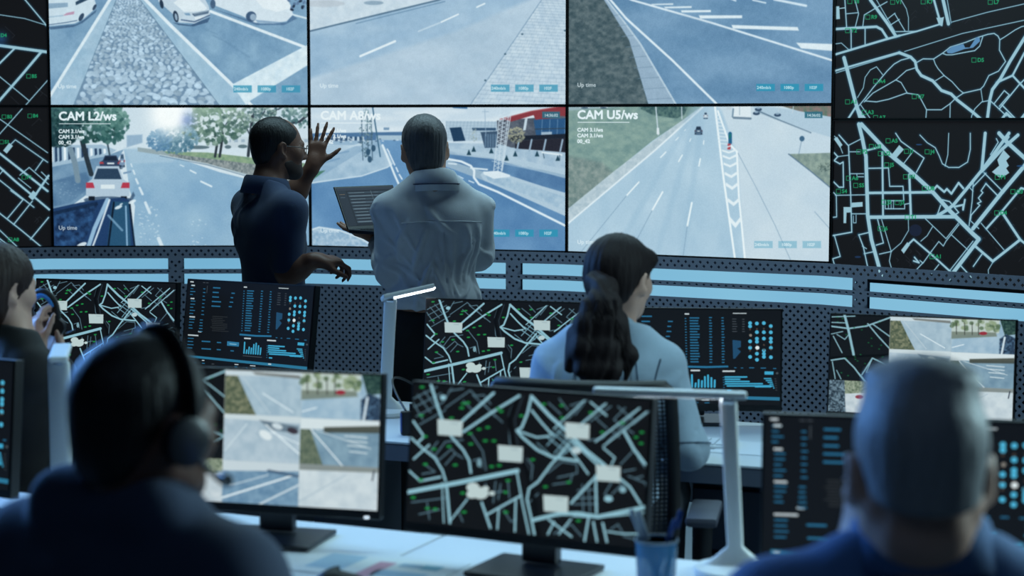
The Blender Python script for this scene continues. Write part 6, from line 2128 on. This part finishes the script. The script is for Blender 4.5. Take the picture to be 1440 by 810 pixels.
# ---- man in the white shirt holding a laptop
def man_in_white():
    F = Frame(-.288, 6.7, -16, .0, 2)
    base = np.array([F.o[0], F.o[1], 0.0])
    lo, hi = base + LO, base + HI
    hc = at(597, 215, 6.72)
    H = Head((hc[0], hc[1] + .01, 1.606), -8, 6, -3, 1.0)
    nb = F((-.012, -.02, 1.47))
    Sl, Sr = F((-.160, -.01, 1.385)), F((.164, -.01, 1.385))
    El, Wl = at(551, 382, 6.70), at(531, 334, 6.93)
    Er, Wr = at(674, 358, 6.80), at(640, 360, 6.98)
    body = H.skin(nb, .056) + torso(F, -.012) + legs_standing(F, -.006) + arm(Sl, El, Wl) + arm(Sr, Er, Wr)
    body += hand(Wl, np.array([-.55, .45, .12]), np.array([.1, 0, 1.0]), -1, ((.1, .15, .1),) * 4, .16, 1.0, (.8, .1))
    body += hand(Wr, np.array([-.75, .5, .1]), np.array([0, .2, -1.0]), 1, ((.3, .5, .4),) * 4, .1, 1.0, (.6, .2))
    for sx in (-1, 1):
        a = F((sx * .1, -.01, 0)); a[2] = 0
        body.append(cap(a + (0, 0, .1), a + (0, 0, .05), .04, .038, .02))
    o = sdf_object('person', body, .0055, M['skin_tan'], base, None, None, lo, hi)
    tag(o, 'standing person with grey hair in a white shirt, seen from behind holding a laptop', 'person')
    sh = torso(F, .014, .168, 1.04, .02) + arm(Sl, El, Wl, .014, 1.0, .8, .022) + arm(Sr, Er, Wr, .014, 1.0, .8, .022) + [ell(F((0, 0, 1.07)), (.172, .132, .06), F.R, .05), plane(F((0, 0, 1.525)), F.rot() @ np.array([0, .35, 1.0])), plane(F((0, 0, 1.035)), (0, 0, -1))]
    EXTRA = [([(-.055, 1.34), (-.085, 1.26), (-.125, 1.16)], .013, 1.2), ([(-.02, 1.26), (-.06, 1.17), (-.10, 1.08)], .014, 1.2), ([(.01, 1.34), (.018, 1.2), (.01, 1.06)], .010, .8),
             ([(.10, 1.35), (.12, 1.25), (.08, 1.12)], .014, 1.2), ([(.05, 1.31), (.065, 1.21), (.035, 1.10)], .012, .9), ([(-.15, 1.13), (-.07, 1.08), (.02, 1.055)], .012, 1.1),
             ([(.15, 1.15), (.09, 1.09), (.03, 1.06)], .012, 1.1), ([(-.11, 1.37), (-.15, 1.28), (-.17, 1.2)], .012, .9), ([(.14, 1.35), (.165, 1.24), (.15, 1.15)], .012, .9)]
    shirt = sdf_object('shirt', sh, .0056, M['shirt_white'], base, o, folds(F, .016, 34, .6, (.5, .5), (1.08, 1.46), EXTRA), lo, hi)
    collar(F, H, M['shirt_white'], base, o, .074, .050, 1.488)
    # yoke seam and centre pleat across the back
    pts = [F((x, -.128 - .0 + .16 * x * x, 1.352 - .32 * x * x)) for x in np.linspace(-.16, .16, 15)]
    rel_tube('yoke_seam', on_surface(shirt, base, pts, F.R @ np.array([0, 1.0, 0])), .0026, M['shirt_white'], base, o, seg=6)
    lan = [F((.094 * math.cos(a), -.022 + .096 * math.sin(a), 1.482 - .004 * math.sin(a))) for a in np.linspace(math.pi * .95, math.pi * 2.05, 17)]
    lan = [F((-.055, .128, 1.34))] + lan + [F((.055, .128, 1.34))]
    rel_tube('lanyard', lan, .0065, M['lanyard'], base, o, flat=.35)
    tr = [ell(F((0, 0, .94)), (.166, .124, .13), F.R, .05)] + legs_standing(F, .014) + [plane(F((0, 0, 1.065)), (0, 0, 1)), plane(np.array([0, 0, .05]), (0, 0, -1))]
    sdf_object('trousers', tr, .010, M['trousers_black'], base, o, folds(F, 0.006, 26, 3.0), lo, hi)
    shoes(F, (.1, -.01), M['shoe'], base, o)
    hair = [H.e((0, -.018, .042), (.083, .107, .092), .02), H.e((0, -.052, -.03), (.066, .058, .07), .03), H.e((0, .105, -.03), (.09, .07, .095), .012, 's'), H.pl((0, -.05, -.085), (0, .3, -1)),
            H.e((-.094, -.002, -.016), (.024, .034, .042), .006, 's'), H.e((.094, -.002, -.016), (.024, .034, .042), .006, 's'), H.pl((0, .062, .03), (0, 1, -.3))]
    sdf_object('hair', hair, .0042, M['hair_grey'], base, o, strands(H.c, .0011, 46), H.c - .2, H.c + .2)
    H.eyes(o, base, M['eye'], M['iris'])
    # laptop resting on the left forearm and hand
    wl, hl, dl = .30, .178, .205
    ya, ti = math.radians(46), math.radians(27)
    r, nh, up = np.array([math.cos(ya), math.sin(ya), 0]), np.array([math.sin(ya), -math.cos(ya), 0]), np.array([0, 0, 1.0])
    p0 = at(490, 323, 6.86)
    lb = p0 + r * wl / 2
    root = empty('laptop', lb)
    tag(root, 'open grey laptop held on the forearm of the white shirted man', 'laptop')
    Rb = np.stack([r, -nh, up], 1)
    MB().box(nh * dl / 2 - up * .006, (wl, dl, .014), Rb, bevel=.004).build('base', M['steel'], root)
    for i in range(5):
        MB().box(nh * (.05 + i * .019) + up * .0018, (wl * .86, .014, .003), Rb).build('key_row', M['black_plastic'], root)
    MB().box(nh * .165 + up * .0014, (.09, .055, .002), Rb).build('touchpad', M['stand'], root)
    u = up * math.cos(ti) - nh * math.sin(ti)
    nn = np.cross(r, u); nn = nn if np.dot(nn, nh) > 0 else -nn
    Rl = np.stack([r, -nn, u], 1)
    lid = MB().box(u * hl / 2 - nn * .004, (wl, .006, hl), Rl, bevel=.002).build('lid', M['bezel'], root)
    g = .007
    quad_screen('display', -r * (wl / 2 - g) + u * (hl - g), r * (wl / 2 - g) + u * (hl - g), r * (wl / 2 - g) + u * .014, -r * (wl / 2 - g) + u * .014, screen_material('laptop_screen', pic_laptop(), 1.25), lid)


# ---- seated woman with a long ponytail
def ponytail_woman():
    F = Frame(.262, 4.99, 8, -.335, 6, .95, .95)
    base = np.array([F.o[0], F.o[1], 0.0])
    lo, hi = base + LO, base + HI
    H = Head(at(872, 394, 5.06), 34, 4, 2, 1.0)
    nb = F((.0, -.015, 1.46))
    Sl, Sr = F((-.160, -.01, 1.365)), F((.160, -.01, 1.37))
    El, Wl = at(752, 618, 5.12), at(800, 640, 5.44)
    Er, Wr = at(968, 632, 5.02), at(938, 644, 5.38)
    Wl[2] = Wr[2] = .785
    body = H.skin(nb, .047, True) + torso(F, -.014) + legs_seated(F, -.006) + arm(Sl, El, Wl, 0, .86) + arm(Sr, Er, Wr, 0, .86)
    body += hand(Wl, np.array([.3, .9, -.05]), np.array([0, 0, -1.0]), 1, ((.2, .35, .3),) * 4, .1, .92) + hand(Wr, np.array([-.3, .9, -.05]), np.array([0, 0, -1.0]), -1, ((.2, .35, .3),) * 4, .1, .92)
    o = sdf_object('person', body, .0056, M['skin_pale'], base, None, None, lo, hi)
    tag(o, 'seated person with a long dark ponytail and pale blue shirt, turned from the camera', 'person')
    sh = torso(F, .012, .158) + arm(Sl, El, Wl, .016, .92, .9, .03) + arm(Sr, Er, Wr, .016, .92, .9, .03) + [plane(F((0, 0, 1.485)), F.rot() @ np.array([0, .3, 1.0])), plane(F((0, 0, .93)), (0, 0, -1))]
    shirt = sdf_object('shirt', sh, .0062, M['shirt_blue'], base, o, folds(F, 0.012, 30, 2.4), lo, hi)
    collar(F, H, M['shirt_blue'], base, o, .066, .038, 1.478)
    # princess seams and sleeve seams
    back = F.R @ np.array([0, 1.0, 0])
    rel_tube('back_seam', on_surface(shirt, base, [F((.085 + .015 * math.sin(t * 3), -.12, 1.40 - .3 * t)) for t in np.linspace(0, 1, 13)], back), .0030, M['shirt_seam'], base, o, seg=6)
    rel_tube('back_seam', on_surface(shirt, base, [F((-.085, -.12, 1.40 - .3 * t)) for t in np.linspace(0, 1, 13)], back), .0030, M['shirt_seam'], base, o, seg=6)
    rel_tube('armhole_seam', on_surface(shirt, base, [F((.155 - .02 * math.sin(t * 3), -.1, 1.40 - .2 * t)) for t in np.linspace(0, 1, 11)], back), .0030, M['shirt_seam'], base, o, seg=6)
    rel_tube('cuff_seam', [Er + (Sr - Er) * .08 + .066 * (np.array([1, 0, 0]) * math.cos(a) + unit(np.cross(Sr - Er, (1, 0, 0))) * math.sin(a)) for a in np.linspace(0, 2 * math.pi, 20, endpoint=False)], .0025, M['shirt_seam'], base, o, True, seg=6)
    sdf_object('trousers', [ell(F((0, 0, .94)), (.165, .125, .12), F.R, .05)] + legs_seated(F, .014) + [plane(np.array([0, 0, .08]), (0, 0, -1))], .011, M['trousers_grey'], base, o, folds(F, 0.006, 26, 1), lo, hi)
    shoes(F, (.14, .40), M['shoe'], base, o)
    hair = [H.e((0, -.02, .040), (.086, .110, .091), .02), H.e((0, -.06, -.01), (.070, .055, .07), .03), H.e((0, .115, -.035), (.1, .075, .10), .012, 's'), H.pl((0, -.02, -.07), (0, .9, -1)),
            H.e((-.098, .008, -.022), (.026, .036, .042), .008, 's'), H.e((.098, .008, -.022), (.026, .036, .042), .008, 's'), H.pl((0, .058, .03), (0, 1, -.35), k=.02), H.e((.05, .052, .062), (.03, .034, .028), .02)]
    sdf_object('hair', hair, .0045, M['hair_dark'], base, o, strands(H.c, .0010, 34), H.c - .25, H.c + .25)
    tie = H((-.0, -.128, .0))
    pt = [(850, 404, 4.905, .026), (846, 428, 4.87, .036), (842, 455, 4.86, .040), (838, 490, 4.855, .042), (840, 520, 4.85, .036), (846, 545, 4.85, .018)]
    pw = [at(u, v, d) for u, v, d, _ in pt]
    tail = [cap(tie, pw[0], .028, .03, .03)]
    for k in range(5):
        w0, w1 = pt[k][3], pt[k + 1][3]
        for dx in (-.032, .0, .034):
            f0, f1 = min(1, k / 2.0 + .2), min(1, (k + 1) / 2.0 + .2)
            tail.append(cap(pw[k] + (dx * f0, 0, 0), pw[k + 1] + (dx * f1 * (.6 if k == 4 else 1), 0, 0), w0 * .72, w1 * .72, .02))
    tail += [cap(at(872, 450, 4.87), at(886, 500, 4.87), .016, .02, .02), cap(at(886, 500, 4.87), at(878, 536, 4.87), .02, .008, .02), cap(at(805, 470, 4.88), at(800, 520, 4.87), .016, .01, .02)]
    def tail_disp(P):
        a, z = P[:, 0] * 95, P[:, 2]
        return (.0030 * np.sin(a + 4 * np.sin(9 * z) + 40 * P[:, 1]) + .0020 * np.sin(2.2 * a + 9 * np.sin(9 * z + .2) + 70 * P[:, 1])).astype(np.float32)
    sdf_object('ponytail', tail, .0048, M['hair_dark'], base, o, tail_disp, base + LO + (0, 0, .8), base + HI)
    g = np.random.default_rng(12)
    mb = MB()
    for i in range(40):                                        # loose strands around the tail
        x0 = g.uniform(-.06, .07)
        a = pw[1] + (x0 * .5, -.02 + g.uniform(-.02, .01), g.uniform(-.02, .02))
        ph = g.uniform(0, 6)
        n = 8
        L = g.uniform(.14, .27)
        mb.tube([a + (x0 * .75 * t + .012 * math.sin(5 * t + ph), -.012 + .02 * math.sin(3 * t + ph) * .3, -L * t) for t in np.linspace(0, 1, n)], list(np.linspace(.0016, .0006, n)), 4)
    st = mb.build('loose_strands', M['hair_dark'], o, True)
    st.data.transform(Matrix.Translation(Vector(-base)))
    MB().tube([tie - base + .022 * (np.array([1, 0, 0]) * math.cos(a) + np.array([0, .3, .95]) * math.sin(a)) for a in np.linspace(0, 2 * math.pi, 16, endpoint=False)], .006, 8, True).build('hair_tie', M['black_plastic'], o, True)
    H.eyes(o, base, M['eye'], M['iris'])
    chair('black mesh office chair of the ponytailed woman, its back behind the map monitor', .222, 4.88, 10, CG, 1.05, .455, .46)


# ---- woman in black at the left edge, holding a headset
def woman_in_black():
    F = Frame(-1.395, 5.08, 60, -.345, 3, .95, .97)
    base = np.array([F.o[0], F.o[1], 0.0])
    lo, hi = base + LO, base + HI
    H = Head(at(0, 408, 5.1), 42, 3, 0, 1.0)
    nb = F((.0, -.015, 1.46))
    Sr, Sl = F((.158, -.01, 1.37)), F((-.158, -.01, 1.37))
    Er, Wr = at(66, 560, 5.1), at(52, 494, 5.20)
    El, Wl = at(92, 570, 5.35), at(82, 500, 5.3)
    body = H.skin(nb, .047, True) + torso(F, -.014) + legs_seated(F, -.006) + arm(Sr, Er, Wr, 0, .84) + arm(Sl, El, Wl, 0, .84)
    body += hand(Wr, np.array([-.1, .35, 1.0]), np.array([.8, .5, 0]), -1, ((.4, .7, .6),) * 4, .08, .9) + hand(Wl, np.array([-.15, -.15, 1.0]), np.array([-.6, -.6, 0]), 1, ((.4, .7, .6),) * 4, .08, .9)
    o = sdf_object('person', body, .0058, M['skin_pale'], base, None, None, lo, hi)
    tag(o, 'seated person in a black top at the left edge with short brown hair', 'person')
    sh = torso(F, .012, .158) + arm(Sr, Er, Wr, .016, .9, .7, .03) + arm(Sl, El, Wl, .016, .9, .7, .03) + [plane(F((0, 0, 1.49)), F.rot() @ np.array([0, .2, 1.0])), plane(F((0, 0, .93)), (0, 0, -1))]
    sdf_object('top', sh, .0075, M['top_black'], base, o, folds(F, 0.0075, 26, 1.4), lo, hi)
    sdf_object('trousers', [ell(F((0, 0, .94)), (.165, .125, .12), F.R, .05)] + legs_seated(F, .014) + [plane(np.array([0, 0, .08]), (0, 0, -1))], .011, M['trousers_black'], base, o, folds(F, 0.006, 26, 1), lo, hi)
    shoes(F, (.14, .40), M['shoe'], base, o)
    hair = [H.e((0, -.02, .042), (.09, .114, .094), .02), H.e((0, -.05, -.035), (.082, .066, .085), .04), H.e((0, .105, -.045), (.1, .07, .10), .014, 's'), H.pl((0, -.02, -.105), (0, .25, -1), k=.02),
            H.e((-.100, .006, -.016), (.026, .030, .042), .008, 's'), H.e((.100, .006, -.016), (.026, .030, .042), .008, 's'), H.pl((0, .085, .03), (0, 1, -.4))]
    sdf_object('hair', hair, .0048, M['hair_brown'], base, o, strands(H.c, .0012, 40), H.c - .25, H.c + .25)
    H.eyes(o, base, M['eye'], M['iris'])
    # headset in her hands
    c = at(60, 442, 5.24)
    root = empty('headset', c)
    tag(root, 'black headset with a blue padded band held in the hands of the woman in black', 'headset')
    band = [np.array([.042 * math.cos(a), -.012 * math.cos(a), .062 * math.sin(a)]) for a in np.linspace(-.35, math.pi + .35, 26)]
    MB().tube(band, .010, 12, flat=1.3).build('headband', M['black_plastic'], root, True)
    MB().tube([p * .9 + np.array([0, -.005, 0]) for p in band[5:21]], .0075, 10).build('band_pad', M['blue_pad'], root, True)
    for sx in (-1, 1):
        MB().tube([(sx * .040, -.012 * sx - .012, -.035), (sx * .040, -.012 * sx + .018, -.035)], .026, 20).build('ear_cup', M['black_plastic'], root, True)
    MB().tube([(.04, 0, -.04), (.06, .02, -.06), (.085, .03, -.05)], .004, 8).build('microphone_boom', M['black_plastic'], root, True)
    chair('black mesh office chair under the woman in black at the left', -1.425, 5.05, 60, CG, .98, .455, .44, False)


# ---- man with a headset in the foreground at the left
def headset_man():
    F = Frame(-.585, 2.66, 30, -.335, 5)
    base = np.array([F.o[0], F.o[1], 0.0])
    lo, hi = base + LO, base + HI
    H = Head(at(206, 598, 2.70), 44, 4, 0, 1.06)
    nb = F((0, -.01, 1.475))
    Sr, Sl = F((.195, -.01, 1.385)), F((-.195, -.01, 1.385))
    Er, Wr = F((.25, .10, 1.12)), F((.16, .36, 1.14))
    El, Wl = F((-.25, .10, 1.12)), F((-.16, .36, 1.14))
    body = H.skin(nb, .058) + torso(F, -.012) + legs_seated(F, -.006) + arm(Sr, Er, Wr) + arm(Sl, El, Wl)
    f = F.R @ np.array([0, 1.0, 0])
    body += hand(Wr, f + (0, 0, -.1), np.array([0, 0, -1.0]), -1, ((.2, .35, .3),) * 4, .1) + hand(Wl, f + (0, 0, -.1), np.array([0, 0, -1.0]), 1, ((.2, .35, .3),) * 4, .1)
    o = sdf_object('person', body, .0058, M['skin_dark'], base, None, None, lo, hi)
    tag(o, 'blurred seated person wearing a headset and dark slate jacket', 'person')
    sh = torso(F, .026, .19, 1.08) + arm(Sr, Er, Wr, .03, 1.0, .9, .05) + arm(Sl, El, Wl, .03, 1.0, .9, .05)
    sh += [cap(F((-.085, -.07, 1.495)), F((.085, -.07, 1.495)), .034, k=.04), cap(F((-.1, -.06, 1.49)), F((-.07, .05, 1.465)), .032, .028, .04), cap(F((.1, -.06, 1.49)), F((.07, .05, 1.465)), .032, .028, .04), plane(F((0, 0, .93)), (0, 0, -1)),
           ('s',) + cap(nb - (0, 0, .02), nb + (0, 0, .12), .068, .072, .02)[1:]]
    sdf_object('jacket', sh, .0085, M['jacket'], base, o, folds(F, 0.012, 26, .3), lo, hi)
    sdf_object('trousers', [ell(F((0, 0, .94)), (.17, .13, .12), F.R, .05)] + legs_seated(F, .014) + [plane(np.array([0, 0, .08]), (0, 0, -1))], .011, M['trousers_grey'], base, o, folds(F, 0.006, 26, 1), lo, hi)
    shoes(F, (.14, .40), M['shoe'], base, o)
    sdf_object('hair', H.hair(.006, -.075, .05, .07, .008), .0048, M['hair_black'], base, o, strands(H.c, .0006, 70), H.c - .25, H.c + .25)
    H.eyes(o, base, M['eye'], M['iris'])
    hs_ = empty('headset', (0, 0, 0)); hs_.parent = o
    band = [H((.090 * math.cos(a), .012, .012 + .122 * math.sin(a))) - base for a in np.linspace(.02, math.pi - .02, 30)]
    MB().tube(band, .012, 12, flat=.5, up=H.R @ np.array([0, 1.0, 0])).build('headband', M['black_plastic'], hs_, True)
    for sx in (-1, 1):
        a, b = H((sx * .078, .0, -.012)) - base, H((sx * .104, .0, -.012)) - base
        MB().tube([a, a + (b - a) * .3, a + (b - a) * .9, b], [.034, .037, .036, .028], 22).build('ear_cup', M['stand'], hs_, True)
    MB().tube([H(p) - base for p in ((.098, .01, -.03), (.094, .05, -.062), (.07, .09, -.078), (.045, .105, -.078))], .0045, 8).build('microphone_boom', M['steel'], hs_, True)
    MB().tube([H(p) - base for p in ((.052, .104, -.078), (.03, .112, -.078))], .0095, 12).build('microphone', M['black_plastic'], hs_, True)
    chair('black mesh office chair under the headset man in front', -.60, 2.62, 30, CG, .96, .455, .44)


# ---- grey haired man in the foreground at the right
def grey_man():
    F = Frame(.545, 2.38, 3, -.335, 6)
    base = np.array([F.o[0], F.o[1], 0.0])
    lo, hi = base + LO, base + HI
    H = Head(at(1291, 668, 2.42), 2, 1, 0, 1.10)
    nb = F((0, -.01, 1.475))
    Sr, Sl = F((.195, -.01, 1.385)), F((-.195, -.01, 1.385))
    Er, Wr = F((.25, .12, 1.10)), F((.14, .38, 1.13))
    El, Wl = F((-.20, .22, 1.13)), at(1200, 790, 2.53)
    body = H.skin(nb, .060) + torso(F, -.012) + legs_seated(F, -.006) + arm(Sr, Er, Wr) + arm(Sl, El, Wl)
    body += hand(Wr, np.array([-.2, 1, -.1]), np.array([0, 0, -1.0]), -1, ((.2, .35, .3),) * 4, .1)
    body += hand(Wl, np.array([.10, -.02, 1.0]), np.array([1.0, .1, 0]), 1, ((.5, .9, .7), (.6, 1.0, .7), (.7, 1.1, .7), (.75, 1.1, .7)), .06, 1.0, (.3, .3))
    o = sdf_object('person', body, .0058, M['skin_pale'], base, None, None, lo, hi)
    tag(o, 'blurred seated person with short grey hair and a blue shirt, hand at chin', 'person')
    sh = torso(F, .018, .186, 1.05) + arm(Sr, Er, Wr, .026, 1.0, .85, .05) + arm(Sl, El, Wl, .026, 1.0, .85, .05) + [plane(F((0, 0, 1.50)), F.rot() @ np.array([0, .3, 1.0])), plane(F((0, 0, .93)), (0, 0, -1))]
    sdf_object('shirt', sh, .0085, M['shirt_office'], base, o, folds(F, 0.0105, 26, 1.9), lo, hi)
    collar(F, H, M['shirt_office'], base, o, .080, .050, 1.488)
    vest = torso(F, .026, .12, 1.0, neck=False)[:4] + [plane(F((0, 0, 1.435)), F.rot() @ np.array([0, .5, 1.0])), plane(F((0, 0, .95)), (0, 0, -1)), plane(F((.125, 0, 1.3)), F.R @ np.array([1, 0, .12])), plane(F((-.125, 0, 1.3)), F.R @ np.array([-1, 0, .12]))]
    sdf_object('dark_yoke', vest, .009, M['vest'], base, o, folds(F, 0.006, 26, 1.9), lo, hi)
    sdf_object('trousers', [ell(F((0, 0, .94)), (.17, .13, .12), F.R, .05)] + legs_seated(F, .014) + [plane(np.array([0, 0, .08]), (0, 0, -1))], .011, M['trousers_grey'], base, o, folds(F, 0.006, 26, 1), lo, hi)
    shoes(F, (.14, .40), M['shoe'], base, o)
    hair = H.hair(.003, -.020, .06, .08, .020) + [H.e((-.01, .03, .115), (.05, .05, .02), .03), H.e((.03, -.02, .12), (.035, .05, .014), .03)]
    sdf_object('hair', hair, .0052, M['hair_silver'], base, o, strands(H.c, .0005, 60), H.c - .25, H.c + .25)
    H.eyes(o, base, M['eye'], M['iris'])
    chair('black mesh office chair under the grey haired man in front', .55, 2.33, 3, CG, .96, .455, .44)

man_in_navy()
man_in_white()
ponytail_woman()
woman_in_black()
headset_man()
grey_man()
